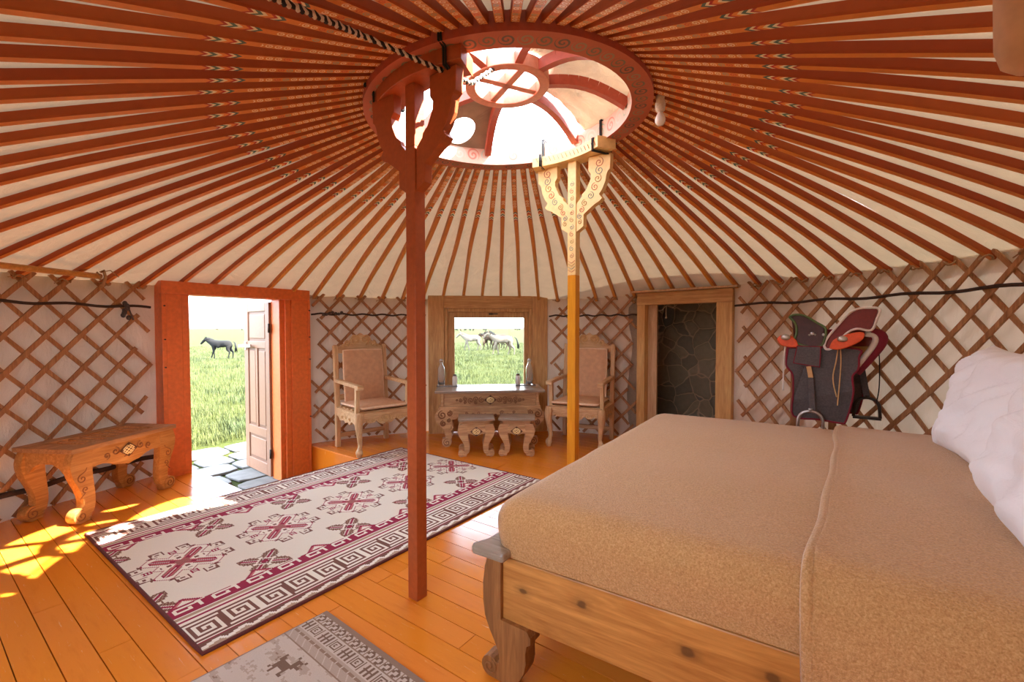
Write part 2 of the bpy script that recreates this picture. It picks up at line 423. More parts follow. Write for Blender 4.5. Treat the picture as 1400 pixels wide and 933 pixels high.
# -- glass
def glass(name, tint):
    t = NT(name)
    tr = t.n('ShaderNodeBsdfTransparent', {'Color': tint}); gl = t.n('ShaderNodeBsdfGlossy', {'Roughness': .02})
    fr = t.n('ShaderNodeFresnel', {'IOR': 1.45}); x = t.n('ShaderNodeMixShader', {0: fr.outputs[0], 1: tr.outputs[0], 2: gl.outputs[0]})
    t.t.links.new(x.outputs[0], t.out.inputs[0]); return t.mat
MT['pane'] = glass('window_glass', (.96, .98, .97, 1))
t = NT('bottle_glass'); MT['bottle'] = t.bsdf((.95, .96, .95, 1), .03, Transmission_Weight=.92, IOR=1.3)
# ------------------------------------------------------------------ camera
PITCH = math.atan(17.5 / 620)
cam = bpy.data.cameras.new('camera'); cam.lens = 36 * 620 / 1400; cam.sensor_width = 36; cam.clip_start = .05; cam.clip_end = 6000
co = bpy.data.objects.new('camera', cam); COL.objects.link(co); co.location = CAM; co.rotation_euler = (pi / 2 - PITCH, 0, 0)
S.camera = co
def proj(p):
    q = Vector(p) - CAM; y = q.y * cos(PITCH) - q.z * sin(PITCH); z = q.y * sin(PITCH) + q.z * cos(PITCH)
    return (700 + 620 * q.x / y, 466.5 - 620 * z / y, y) if y > .02 else None

# ------------------------------------------------------------------ floor with the sunken entrance
PIT_B = (1.70, 2.84); PIT_A = -3.955
def build_floor():
    mb = MB(); rnd = []; bw = .112; x0 = -6.5
    rw = random.Random(3); b = -2.2
    while b < 6.0:
        bm_ = b + bw / 2
        # chord of the room along a
        ins = [i * .02 - 7 for i in range(500)]
        run = []
        for a in ins:
            p = W(a, bm_)
            ok = (Vector((p.x, p.y)) - W0).length < wall_r(th_of(p.x, p.y)) + .06
            if ok and PIT_B[0] - .02 < bm_ < PIT_B[1] + .02 and a < PIT_A: ok = False
            run.append(ok)
        st = None
        for a, ok in zip(ins + [9], run + [False]):
            if ok and st is None: st = a
            if not ok and st is not None:
                cuts = [st]; c = st + rw.uniform(.5, 2.4)
                while c < a - .4: cuts.append(c); c += rw.uniform(1.2, 2.6)
                cuts.append(a)
                for s0, s1 in zip(cuts, cuts[1:]):
                    dz = rw.uniform(-.0015, 0)
                    mb.box(((s0 + s1) / 2, bm_, -.016 + dz), (s1 - s0 - .003, bw - .004, .032)); rnd += [rw.random()] * 6
                st = None
        b += bw
    o = mb.build('floor', MT['floor'], rz=ANG)
    at = o.data.attributes.new('board', 'FLOAT', 'FACE'); at.data.foreach_set('value', rnd)
    tag(o, kind='structure')
    # joists' dark deck just under the boards
    mb = MB(); n = 72
    pts = []
    for i in range(n):
        q = wall_pt(2 * pi * i / n, -.05); pts.append((q.x, q.y))
    # deck is cut in strips so that the entrance stays open
    k = 0
    for i in range(-60, 160):
        b0 = i * .05
        aa = []
        for a in [j * .05 - 7 for j in range(200)]:
            p = W(a, b0 + .025)
            if (Vector((p.x, p.y)) - W0).length < wall_r(th_of(p.x, p.y)) + .04 and not (PIT_B[0] - .01 < b0 + .025 < PIT_B[1] + .01 and a < PIT_A + .01): aa.append(a)
        if aa: mb.box(((aa[0] + aa[-1]) / 2, b0 + .025, -.045), (aa[-1] - aa[0], .05, .02))
    tag(mb.build('floor_deck', MT['dark_ground'], rz=ANG), kind='structure')
    for nm, c, sz in (('trim_1', (-4.50, PIT_B[1] + .012, -.185), (1.1, .024, .34)), ('trim_2', (-4.50, PIT_B[0] - .012, -.185), (1.1, .024, .34)),
                      ('trim_3', (PIT_A + .012, 2.27, -.185), (.024, 1.16, .34))):
        mb = MB(); mb.box(c, sz)
        o = mb.build(nm, MT['floor'], rz=ANG); tag(o, kind='structure')
build_floor()

# ------------------------------------------------------------------ openings
D1 = (W(-4.88, 1.44), W(-4.88, 2.83))
WN = (Vector((-1.065, 5.76, 0)), Vector((.462, 5.90, 0)))
D2 = (Vector((1.475, 5.36, 0)), Vector((2.245, 4.625, 0)))
OPEN = [(th_of(*q[1].xy) + .012, th_of(*q[0].xy) - .012) for q in (D1, WN, D2)]   # (right end, left end) by angle

def build_liner():
    ths = set()
    for i in range(360): ths.add(round(-pi / 2 + i * pi / 180, 5))
    for a, b in OPEN: ths.add(round(a, 5)); ths.add(round(b, 5))
    ths = sorted(ths); ths.append(ths[0] + 2 * pi)
    nz = 26; mb = MB()
    def P(i, j):
        th = ths[i]; H = wall_h(th) + .05; z = GROUND + (H - GROUND) * j / nz
        p = wall_pt(th, 0, z)
        w = noise.noise(Vector((th * 9, z * 1.1, 3))) * .5 + noise.noise(Vector((th * 26, z * 3.0, 8))) * .25
        edge = min(1, (H - z) / .15)
        r = (.012 + .05 * max(0, w + .25)) * edge
        return p + Vector((cos(th), sin(th), 0)) * r
    def skip(i, j):
        m = (ths[i] + ths[i + 1]) / 2
        return any(a < m < b for a, b in OPEN) or (OPENBACK and 234 < norm_deg(m) < 264 and j > 15)
    mb.grid(P, len(ths) - 1, nz, skip=skip)
    tag(mb.build('wall_lining', MT['wall_canvas']), kind='structure')
build_liner()

# ------------------------------------------------------------------ roof poles, roof canvas
NP = 80; TILT = .042
def ring_z(x): return (x - RC.x) * TILT
def pole_ends(th):
    u = Vector((cos(th), sin(th)))
    lo, hi = .5, 6
    for _ in range(30):
        r = (lo + hi) / 2; q = RC + u * r
        if (q - W0).length < wall_r(th_of(q.x, q.y)) - .03: lo = r
        else: hi = r
    q = RC + u * lo
    a = RC + u * .80
    return Vector((a.x, a.y, 2.685 + ring_z(a.x))), Vector((q.x, q.y, wall_h(th_of(q.x, q.y)) + .015))
def pole_pt(th, t):
    A, B = pole_ends(th); p = A.lerp(B, t); p.z += BOW * 4 * (t ** 1.6) * (1 - t ** 1.6); return p
BOW = .042
def build_pole(k):
    th = (k + .5) * 2 * pi / NP
    rr = random.Random(k); wob = rr.uniform(-.012, .012); wob2 = rr.uniform(-.008, .008)
    u = Vector((cos(th), sin(th), 0)); s = Vector((-sin(th), cos(th), 0))
    A, B = pole_ends(th); L = (B - A).length; n = 14
    base = Vector((B.x, B.y, B.z)); vs = []; fs = []; ms = []; uv = []
    for i in range(n + 1):
        t = i / n * 1.012; p = pole_pt(th, min(t, 1)) + (B - A) * max(0, t - 1)
        q = pole_pt(th, min(1, t + .02)) - pole_pt(th, max(0, min(1, t + .02) - .04)); q.normalize()
        nrm = s.cross(q); nrm = nrm if nrm.z > 0 else -nrm
        f = 4 * t * (1 - t); p = p + s * (wob * f + wob2 * sin(t * 9)) + Vector((0, 0, wob2 * sin(t * 7) * .6))
        w = .0215 * (1 - .2 * t); h = .0225 * (1 - .24 * t); c = .62 - .1 * t
        for (x, y) in ((-w, -h * c), (-w * (1 - c * .22), -h), (w * (1 - c * .22), -h), (w, -h * c), (w, h), (-w, h)):
            vs.append(p + s * x + nrm * y - base)
    for i in range(n):
        for k2 in range(6):
            l = (k2 + 1) % 6
            fs.append((i * 6 + k2, i * 6 + l, i * 6 + 6 + l, i * 6 + 6 + k2)[::-1])
            ms.append(0 if k2 == 1 else 1)
            u0 = i / n * L; u1 = (i + 1) / n * L; v0, v1 = (-1, 1)
            uv.append([(u0, v0), (u0, v1), (u1, v1), (u1, v0)][::-1])
    fs += [tuple(range(6)), tuple(n * 6 + q for q in range(6))[::-1]]; ms += [1, 1]; uv += [[(3, 0)] * 6] * 2
    mb = MB(); mb.add(vs, fs, ms, uv)
    face = MT['pole_face'] if not 35 < norm_deg(th) < 150 else MT['pole_face_ochre']
    o = mb.build('roof_pole', [face, MT['pole_side'] if face == MT['pole_face'] else MT['pole_side_ochre']], loc=base)
    return o, th
ORD = 'first second third fourth fifth sixth seventh eighth ninth tenth eleventh twelfth thirteenth fourteenth fifteenth sixteenth seventeenth eighteenth nineteenth twentieth'.split() + ['twenty-%s' % x for x in 'first second third fourth fifth sixth seventh eighth ninth'.split()]
poles = []
for k in range(NP):
    th = (k + .5) * 2 * pi / NP
    vis = [proj(pole_pt(th, i / 60)) for i in range(61)]
    vis = [p for p in vis if p and -260 < p[0] < 1660 and -260 < p[1] < 933]
    if not vis: continue
    poles.append(build_pole(k))
groups = {}
for o, th in poles:
    A = proj(pole_pt(th, 0)); ex = None; prev = A
    for i in range(1, 401):
        p = proj(pole_pt(th, i / 400))
        if p is None or p[1] < 0: ex = ('top', (prev[0])); break
        if p[0] < 0: ex = ('left', prev[1]); break
        if p[0] > 1400: ex = ('right', prev[1]); break
        prev = p
    if A[1] < 0 and ex is None: ex = ('top', A[0])
    if ex is None:
        x = prev[0]
        ex = ('bench', x) if x < 217 else ('door', x) if x < 419 else ('lat', x) if x < 580 else ('win', x) if x < 749 else ('chair', x) if x < 868 else ('stone', x) if x < 1001 else ('saddle', x)
    if ex[0] == 'top': ex = ('topl', ex[1]) if ex[1] < 700 else ('topr', ex[1])
    groups.setdefault(ex[0], []).append((ex[1], o))
TXT = dict(left='orange roof pole cut by the left picture edge, %s from the top', right='orange roof pole cut by the right picture edge, %s from the top',
           topl='orange roof pole cut by the top edge left of the crown, %s from the left', topr='orange roof pole cut by the top edge right of the crown, %s from the left',
           bench='orange roof pole ending over the lattice behind the bench, %s from the left', door='orange roof pole ending over the red door frame, %s from the left',
           lat='ochre roof pole ending over the lattice behind the left chair, %s from the left', win='ochre roof pole ending over the window frame, %s from the left',
           chair='ochre roof pole ending over the lattice behind the right chair, %s from the left', stone='orange roof pole ending over the pine doorway, %s from the left',
           saddle='orange roof pole ending over the lattice right of the pine doorway, %s from the left')
for g, L in groups.items():
    for i, (_, o) in enumerate(sorted(L, key=lambda q: q[0])):
        tag(o, TXT[g] % ORD[i], 'roof pole', 'painted roof poles around the crown')

def build_roof():
    mb = MB(); n = NP * 4; m = 18
    def P(i, j):
        th = (i / 4 + .5) * 2 * pi / NP; t = -.02 + 1.08 * j / m
        p = pole_pt(th, max(0, min(1, t))); A, B = pole_ends(th)
        if t > 1: p = p + (B - A) * (t - 1)
        if t < 0: p = p + (B - A) * t
        sag = (0, .7, 1, .7)[i % 4]
        w = noise.noise(Vector((th * 22, t * 5, 1)))
        z = .034 - .004 * t + .006 * max(0, w) - sag * (.006 + .016 * max(0, noise.noise(Vector((th * 5, t * 2.2, 5)))))
        p.z += z; return p
    mb.grid(P, n, m)
    tag(mb.build('ceiling_canvas', MT['roof_canvas']), kind='structure')
build_roof()

# ------------------------------------------------------------------ crown ring
ring = empty('crown_ring', (RC.x, RC.y, 2.61), label='round red crown ring with painted scrolls at the top of the roof', cat='roof crown')
ring.rotation_euler = (0, -math.atan(TILT), 0)
mb = MB(); n = 96; ro, ri, hz = .845, .725, .13
vs = []; fs = []; ms = []; uv = []
for i in range(n):
    a = 2 * pi * i / n
    for r, z in ((ro, 0), (ri, 0), (ri + .004, hz), (ro, hz)): vs.append((r * cos(a), r * sin(a), z))
for i in range(n):
    j = (i + 1) % n; a0 = 2 * pi * i / n; a1 = 2 * pi * (i + 1) / n
    for k, (mm, r, w) in enumerate(((1, .785, .12), (2, .725, .13), (0, .78, .12), (0, .84, .13))):
        l = (k + 1) % 4
        fs.append((i * 4 + k, i * 4 + l, j * 4 + l, j * 4 + k)); ms.append(mm)
        uv.append([(a0 * r, -w / 2), (a0 * r, w / 2), (a1 * r, w / 2), (a1 * r, -w / 2)])
mb.add(vs, fs, ms, uv)
mb.build('rim', [MT['ring_red'], MT['ring_under'], MT['ring_inner']], ring)
mb = MB(); n = 48; vs = []; fs = []
for i in range(n):
    a = 2 * pi * i / n
    for r, z in ((.255, .20), (.195, .20), (.195, .275), (.255, .275)): vs.append((r * cos(a), r * sin(a), z))
for i in range(n):
    j = (i + 1) % n
    for k in range(4): l = (k + 1) % 4; fs.append((i * 4 + k, i * 4 + l, j * 4 + l, j * 4 + k))
mb.add(vs, fs, 0)
mb.build('hub_ring', MT['ring_pink'], ring, .004)
for a in (28, 118):
    a = radians(a); mb = MB()
    mb.bar((-.2 * cos(a), -.2 * sin(a), .245), (.2 * cos(a), .2 * sin(a), .245), .045, .07)
    mb.build('cross_bar', MT['ring_pink'], ring, .004)
for a in (2, 48, 103, 150, 195, 240, 285, 320):
    a = radians(a); mb = MB(); pts = []
    for i in range(9):
        t = i / 8; r = .25 + .48 * t
        pts.append((r * cos(a), r * sin(a), .235 - .15 * t + .05 * sin(pi * t)))
    for p, q in zip(pts, pts[1:]): mb.bar(p, q, .045, .06)
    mb.build('spoke', MT['ring_red'], ring)

def crown_surface(a, r, lift=0.0):
    t = (r - .25) / .48
    x, y = r * cos(a), r * sin(a)
    return Vector((RC.x + x, RC.y + y, 2.61 + .265 - .15 * t + .05 * sin(pi * max(0, min(1, t))) + lift + x * TILT))
# white cloth over the right and near side of the opening
def crown_cloth(name, a0, a1, r0, r1, label):
    mb = MB(); nu, nv = 60, 18
    def P(i, j):
        a = radians(a0 + (a1 - a0) * i / nu); r = r0 + (r1 - r0) * j / nv
        w = noise.noise(Vector((a * 14, r * 5, 2))) * .5 + .5 * noise.noise(Vector((a * 30 + r * 20, r * 3, 4)))
        return crown_surface(a, r, .012 + .022 * (w + .6))
    mb.grid(P, nu, nv)
    tag(mb.build(name, MT['crown_canvas'], solid=.004), label, 'crown cover')
crown_cloth('crown_cover', -72, 43, .24, .86, 'wrinkled white cloth flap over the right side of the crown opening')
# stove plate with a round pipe hole
mb = MB(); hc = Vector((.62 * cos(radians(124)), .62 * sin(radians(124)))); bd = []
for a in range(104, 150, 3): bd.append((a, .73))
for i in range(8): bd.append((149.0, .73 - .43 * i / 8))
for a in range(149, 103, -3): bd.append((a, .29))
for i in range(8): bd.append((104.0, .30 + .43 * i / 8))
n = len(bd); vs = []
hp = []
for a, r in bd:
    q = crown_surface(radians(a), r, .004); e = Vector((r * cos(radians(a)), r * sin(radians(a)))) - hc
    e.normalize(); h = hc + e * .10; hr = h.length; ha = atan2(h.y, h.x)
    vs.append(q); hp.append(crown_surface(ha, hr, .004))
vs += hp
mb.add(vs, [(i, (i + 1) % n, n + (i + 1) % n, n + i) for i in range(n)], 0)
tag(mb.build('stove_plate', MT['metal_plate'], solid=.006), 'dusty metal plate with a round hole set in the crown opening', 'stove plate')

# ------------------------------------------------------------------ two posts carrying the ring
BR = [(.297, 0), (.128, 0), (.128, -.094), (.147, -.12), (.145, -.154), (.128, -.19), (.11, -.225), (.08, -.25), (.075, -.27), (.04, -.305), (.033, -.32), (.033, -.516), (.09, -.48), (.092, -.395),
      (.135, -.365), (.18, -.335), (.215, -.32), (.235, -.30), (.222, -.285), (.212, -.27), (.235, -.24), (.258, -.19), (.268, -.14), (.278, -.12), (.292, -.11)]
def post(name, base, thp, label, shaft_m, upper_m, br_m, scrolls, cols):
    top = 2.62 + ring_z(base[0]); bz = top - .075
    r = empty(name, (base[0], base[1], 0), ANG, label, 'post')
    split = 1.74 if scrolls else bz - .3
    mb = MB(); mb.box((0, 0, split / 2), (.066, .066, split)); mb.build('shaft', shaft_m, r, .003)
    mb = MB(); mb.box((0, 0, (split + bz) / 2), (.066, .066, bz - split))
    if scrolls:
        for i in range(11):
            z = split + .14 + i * .052
            mb.spiral(lambda u, w: Vector((u, -.0335, w)), (0, z), .019, 1.4, .0022, 1 if i % 2 else -1, pi / 2, 1 + i % 3)
        for i in range(4):
            for q in (-1, 1): mb.bar((0, -.0335, split + .02 + i * .022), (q * .028, -.0335, split + .038 + i * .022), .002, .008, 1 + i % 3, (0, -1, 0))
    mb.build('upper_shaft', [upper_m] + cols, r, .003)
    for sgn in (-1, 1):
        mb = MB(); mb.prism([(u * sgn, w) for u, w in BR], .05, lambda u, w, k: Vector((u, k, bz + w)))
        if scrolls:
            cs = [(.21, -.05), (.215, -.105), (.20, -.16), (.18, -.215), (.145, -.27), (.10, -.315), (.075, -.36), (.06, -.405), (.06, -.445)]
            for i, (u, w) in enumerate(cs):
                mb.spiral(lambda uu, ww: Vector((uu, -.0258, bz + ww)), (u * sgn, w), .036 - .0022 * i, 1.5, .0028, sgn * (1 if i % 2 else -1), pi / 2, 1 + i % 3)
        mb.build('bracket', [br_m] + cols, r, .003)
    # curved beam that follows the ring
    mb = MB(); vs = []; fs = []; n = 18; cth = thp - ANG
    R2 = Matrix.Rotation(-ANG, 3, 'Z'); c0 = R2 @ Vector((RC.x - base[0], RC.y - base[1], 0))
    for i in range(n + 1):
        a = cth + radians(-25 + 50 * i / n)
        for rr, z in ((.655, bz), (.80, bz), (.80, top - .004), (.655, top - .004)):
            q = c0 + Vector((rr * cos(a), rr * sin(a), 0)); wz = R2.inverted() @ q
            vs.append((q.x, q.y, z + ring_z(base[0] + wz.x) - ring_z(base[0])))
    for i in range(n):
        for k in range(4): l = (k + 1) % 4; fs.append((i * 4 + k, i * 4 + l, i * 4 + 4 + l, i * 4 + 4 + k))
    fs += [(0, 1, 2, 3), (n * 4 + 3, n * 4 + 2, n * 4 + 1, n * 4)]
    mb.add(vs, fs, 0)
    if scrolls:
        for i in range(16):
            a = cth + radians(-22 + 44 * i / 15); q = c0 + Vector((.654 * cos(a), .654 * sin(a), 0)); tt = Vector((-sin(a), cos(a), 0))
            mb.bar(q - tt * .008 + Vector((0, 0, bz + .02)), q + tt * .008 + Vector((0, 0, bz + .055)), .006, .004, 1 + i % 3)
    mb.build('beam', [upper_m if scrolls else shaft_m] + cols, r, .004)
    for q in (-21, 19):
        a = cth + radians(q); mb = MB(); tt = Vector((-sin(a), cos(a), 0))
        loop = [c0 + Vector((rr * cos(a), rr * sin(a), z)) for rr, z in ((.648, bz - .006), (.808, bz - .006), (.81, top - .004), (.852, top), (.852, top + .136), (.717, top + .136), (.717, top), (.648, top))]
        mb.tube(loop, .006, 6, 0, closed=True); mb.tube([p + tt * .012 for p in loop], .005, 6, 0, closed=True)
        mb.build('lashing', MT['black_cord'], r)
    return r
dull = [plain('dull_red_scroll_paint', (196, 110, 76), .6), plain('grey_green_scroll_paint', (126, 142, 128), .6), plain('ochre_scroll_paint', (176, 132, 70), .6)]
post('red_post', (-.474, 2.244), radians(180 + 50.4), 'brick red wooden post with plain curved brackets in front of the rug', MT['post_red'], MT['post_red'], MT['post_red'], False, [MT['post_red']])
post('yellow_post', (.455, 3.36), radians(49.7), 'yellow post with cream brackets painted in scrolls behind the bed', MT['post_yellow'], MT['post_plain_cream'], MT['post_plain_cream'], True, dull)

# ------------------------------------------------------------------ lattice walls
def lattice(name, th0, th1, label):
    """th0 < th1; slats of two crossing layers bent to the round wall"""
    r = empty(name, tuple(wall_pt((th0 + th1) / 2, .04)), 0, label, 'lattice wall', 'wooden lattice walls')
    org = Vector(r.location); st = radians(4.38); slope = .295
    for part, sg, ins, wd in (('back_layer', 1, .034, .028), ('front_layer', -1, .050, .032)):
        mb = MB(); k0 = int((th0 - 1.2) / st); k1 = int((th1 + 1.2) / st)
        for k in range(k0, k1 + 1):
            base = k * st + (0 if sg > 0 else .3 * st); rr = random.Random(k * 7 + sg); jit = rr.uniform(-.005, .005)
            pts = []
            n = 12
            for i in range(n + 1):
                zt = i / n; H = wall_h(base) + .045; z = .03 + (H - .03) * zt
                th = base + sg * slope * (z - .87) + jit
                if th0 <= th <= th1: pts.append((th, z))
            if len(pts) < 2: continue
            vs = []; fs = []
            for i, (th, z) in enumerate(pts):
                p = wall_pt(th, ins, z); q0 = wall_pt(pts[max(0, i - 1)][0], ins, pts[max(0, i - 1)][1]); q1 = wall_pt(pts[min(len(pts) - 1, i + 1)][0], ins, pts[min(len(pts) - 1, i + 1)][1])
                tn = (q1 - q0).normalized(); nr = Vector((cos(th), sin(th), 0)); sd = tn.cross(nr).normalized()
                w = wd / 2 * (1 + rr.uniform(-.12, .12))
                for x, y in ((-w, -.007), (w, -.007), (w, .007), (-w, .007)): vs.append(p + sd * x + nr * y - org)
            m = len(pts)
            for i in range(m - 1):
                for q in range(4): l = (q + 1) % 4; fs.append((i * 4 + q, i * 4 + l, i * 4 + 4 + l, i * 4 + 4 + q))
            fs += [(0, 1, 2, 3), ((m - 1) * 4 + 3, (m - 1) * 4 + 2, (m - 1) * 4 + 1, (m - 1) * 4)]
            mb.add(vs, fs, 0)
        mb.build(part, MT['lattice'], r, .002)
    # rope ties where the poles meet the slats
    for k in range(NP):
        A, B = pole_ends((k + .5) * 2 * pi / NP); th = th_of(B.x, B.y)
        if th < -pi / 2 + .3: th += 2 * pi
        if th0 < th < th1 and proj(B) and -40 < proj(B)[0] < 1440:
            mb = MB(); q = wall_pt(th, .05, B.z - .012) - org; tt = Vector((-sin(th), cos(th), 0)); rr = random.Random(k)
            mb.tube([q + Vector((-cos(th), -sin(th), 0)) * .028 * cos(a) + tt * .03 * sin(a) + Vector((0, 0, .012 * sin(2 * a + k))) for a in [2 * pi * i / 12 for i in range(12)]], .006, 6, 0, closed=True)
            mb.tube([q + tt * .03, q + tt * (.05 + rr.uniform(0, .03)) + Vector((0, 0, rr.uniform(-.03, .02)))], .004, 5)
            mb.build('rope_tie', MT['tie'], r)
    return r
def ang(p): return th_of(p.x, p.y)
lattice('lattice_wall', ang(D1[0]) + .01, radians(205), 'crossed brown slats of the lattice wall behind the slatted bench')
lattice('lattice_wall', ang(WN[0]) + .006, ang(D1[1]) - .006, 'crossed slats of the lattice wall between red door and window')
lattice('lattice_wall', ang(D2[0]) + .006, ang(WN[1]) - .006, 'crossed slats of the lattice wall between window and pine doorway')
lattice('lattice_wall', radians(-30), ang(D2[1]) - .01, 'crossed slats of the lattice wall behind saddle and pillows')
def wall_cord(name, th0, th1, z, rad, label, ins=.064, mat='rope'):
    mb = MB(); n = 40
    mb.tube([wall_pt(th0 + (th1 - th0) * i / n, ins, z + .008 * sin(i * .9)) for i in range(n + 1)], rad, 8)
    return tag(mb.build(name, MT[mat]), label, 'rope')
wall_cord('wall_rope', ang(D1[0]) + .012, radians(204), 1.535, .011, 'dark hair rope along the top of the lattice behind the bench')
wall_cord('wall_rope', ang(D1[0]) + .012, radians(204), .20, .02, 'thick dark rope low on the lattice, seen under the bench')
wall_cord('wall_rope', ang(WN[0]) + .008, ang(D1[1]) - .008, 1.515, .010, 'dark hair rope across the lattice above the left chair')
wall_cord('wall_rope', ang(D2[0]) + .008, ang(WN[1]) - .008, 1.51, .010, 'dark hair rope across the lattice above the right chair')
wall_cord('wall_rope', radians(-28), ang(D2[1]) - .012, 1.585, .011, 'dark hair rope across the lattice above the saddle')
# knotted strap on the left lattice
mb = MB(); th = radians(159.5)
q = wall_pt(th, .075, 1.54)
for i in range(7): mb.ball(q + Vector((random.uniform(-.03, .03), random.uniform(-.02, .02), -.02 * i + .02)), (.018, .018, .022), 5)
mb.tube([q, q + Vector((.03, .02, -.12))], .006)
tag(mb.build('strap_knot', MT['black']), 'black knotted strap hanging on the lattice left of the red door', 'strap')
th = ang(D1[1]) - .05; q = wall_pt(th, .075, 1.52); mb = MB()
for i in range(7): mb.ball(q + Vector((.03 * i, .014 * i, random.uniform(-.015, .015))), (.02, .018, .018), 5)
tag(mb.build('strap_knot', MT['black']), 'black knotted strap on the lattice right of the red door', 'strap')
# yellow pole lashed to the left lattice
mb = MB(); p0 = Vector((-3.20, 3.54, 1.752)); p1 = Vector((-3.45, 2.35, 1.765))
rt = empty('wooden_pole', tuple(p0), 0, 'yellow round pole lashed along the top of the left lattice', 'pole')
mb.tube([(p1 - p0) * i / 6 for i in range(7)], .022, 12); mb.build('pole', MT['pole'], rt)
mb = MB(); mb.tube([Vector((.0, .0, .03)), Vector((.012, .012, .05)), Vector((.02, .02, .0)), Vector((.014, .01, -.06)), Vector((.0, -.005, -.085))], .011, 8)
mb.tube([Vector((-.01, -.02, .024 )), Vector((0, -.03, .03)), Vector((.02, -.02, .0)), Vector((0, 0, -.026)), Vector((-.02, -.02, 0))], .006, 6, closed=True)
mb.tube([Vector((0, 0, .03)), Vector((.06, .02, .05)), Vector((.10, .05, .0))], .004, 5); mb.build('hook_cord', MT['tie'], rt)

# ------------------------------------------------------------------ red door
dr = empty('door_1', tuple(W(-4.88, 2.0, 0)), ANG, kind='structure')      # local x = a, local y = b - 2.0
def dbox(mb, a0, a1, b0, b1, z0, z1, m=0): mb.box(((a0 + a1) / 2, (b0 + b1) / 2 - 2.0, (z0 + z1) / 2), (abs(a1 - a0), b1 - b0, z1 - z0), m=m)
mb = MB(); dbox(mb, 0, -.20, 1.44, 1.60, GROUND, 1.66); dbox(mb, -.02, -.24, 1.60, 1.66, GROUND, 1.66); dbox(mb, .012, -.1, 1.44, 1.475, -.0, 1.66); mb.build('jamb', MT['red_paint'], dr, .004)
mb = MB(); dbox(mb, 0, -.20, 2.62, 2.83, GROUND, 1.66); dbox(mb, -.02, -.22, 2.56, 2.62, GROUND, 1.66); dbox(mb, -.05, -.24, 2.51, 2.56, GROUND, 1.66); dbox(mb, .012, -.1, 2.80, 2.83, GROUND, 1.66); mb.build('jamb', MT['red_paint'], dr, .004)
mb = MB(); dbox(mb, .006, -.22, 1.44, 2.83, 1.66, 1.775); mb.build('header', MT['red_paint'], dr, .004)
mb = MB()
for z in (.35, 1.0, 1.25, 1.55):
    for b in (1.458, 2.815): mb.tube([Vector((.012, b - 2.0, z)), Vector((.03, b - 2.0, z))], .007, 6)
mb.build('peg', MT['iron'], dr)
lf = empty('leaf', (-.23, 2.505 - 2.0, 0), 0); lf.parent = dr
lf.rotation_euler = (0, 0, radians(180 - 4))     # leaf swings outward, local +x along the leaf
mb = MB(); LW, Z0, Z1, T = .70, -.31, 1.64, .042
for x0, x1, z0, z1 in ((0, .10, Z0, Z1), (LW - .11, LW, Z0, Z1), (.1, LW - .11, Z0, Z0 + .13), (.1, LW - .11, Z0 + .42, Z0 + .52), (.1, LW - .11, 1.12, 1.20), (.1, LW - .11, Z1 - .10, Z1), (.325, .375, Z0 + .52, 1.12)):
    mb.box(((x0 + x1) / 2, 0, (z0 + z1) / 2), (x1 - x0, T, z1 - z0))
mb.build('leaf_frame', MT['door_paint'], lf, .005)
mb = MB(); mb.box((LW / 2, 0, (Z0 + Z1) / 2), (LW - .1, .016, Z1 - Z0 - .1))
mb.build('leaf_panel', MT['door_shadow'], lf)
for x0, x1, z0, z1 in ((.13, .30, Z0 + .55, 1.09), (.40, .56, Z0 + .55, 1.09), (.13, .56, Z0 + .16, Z0 + .39), (.13, .56, 1.23, Z1 - .13)):
    mb = MB(); mb.box(((x0 + x1) / 2, 0, (z0 + z1) / 2), (x1 - x0, .03, z1 - z0)); mb.build('raised_panel', MT['door_paint'], lf, .008)
mb = MB()
for sy in (-1, 1):
    mb.box((LW - .05, sy * .026, 1.14), (.05, .010, .10)); mb.tube([(LW - .05, sy * .03, 1.15), (LW - .05, sy * .055, 1.15)], .012, 8); mb.bar((LW - .30, sy * .06, 1.145), (LW + .07, sy * .06, 1.135), .016, .034)
mb.box((LW + .001, 0, 1.12), (.004, .03, .16))
mb.build('handle', MT['steel'], lf, .003)
mb = MB()
for z in (-.05, 1.35): mb.tube([(-.006, .022, z - .05), (-.006, .022, z + .05)], .012, 8)
mb.build('hinge', MT['iron'], lf)

# ------------------------------------------------------------------ window
wv_ = WN[1] - WN[0]; wl = wv_.length; wa = atan2(wv_.y, wv_.x)
wn = empty('window_1', tuple(WN[0]), wa, kind='structure')
ox0, ox1, oz0, oz1 = .33, 1.235, .60, 1.485
mb = MB(); mb.box((.10, .07, .88), (.20, .14, 1.77)); mb.box((wl - .10, .07, .88), (.20, .14, 1.77)); mb.build('side_board', MT['frame_wood'], wn, .004)
mb = MB(); mb.box((wl / 2, .068, 1.685), (wl - .404, .136, .16)); mb.build('top_board', MT['frame_wood_h'], wn, .004)
mb = MB(); mb.box((wl / 2, .085, .29), (wl - .41, .1, .56)); mb.build('lower_panel', MT['frame_wood_h'], wn, .004)
mb = MB()
for x0, x1, z0, z1, y in ((.20, .245, .56, 1.605, .02), (wl - .245, wl - .20, .56, 1.605, .02), (.245, wl - .245, 1.56, 1.605, .02)): mb.box(((x0 + x1) / 2, y + .06, (z0 + z1) / 2), (x1 - x0, .12, z1 - z0))
mb.build('moulding', MT['frame_wood'], wn, .008)
mb = MB()
for x0, x1, z0, z1 in ((.245, ox0, .56, 1.56), (ox1, wl - .245, .56, 1.56), (ox0, ox1, oz1, 1.56), (ox0, ox1, .56, oz0)): mb.box(((x0 + x1) / 2, .105, (z0 + z1) / 2), (x1 - x0, .07, z1 - z0))
mb.build('sash', MT['frame_wood'], wn, .004)
mb = MB(); mb.box(((ox0 + ox1) / 2, .115, (oz0 + oz1) / 2), (ox1 - ox0, .006, oz1 - oz0)); mb.build('pane', MT['pane'], wn)
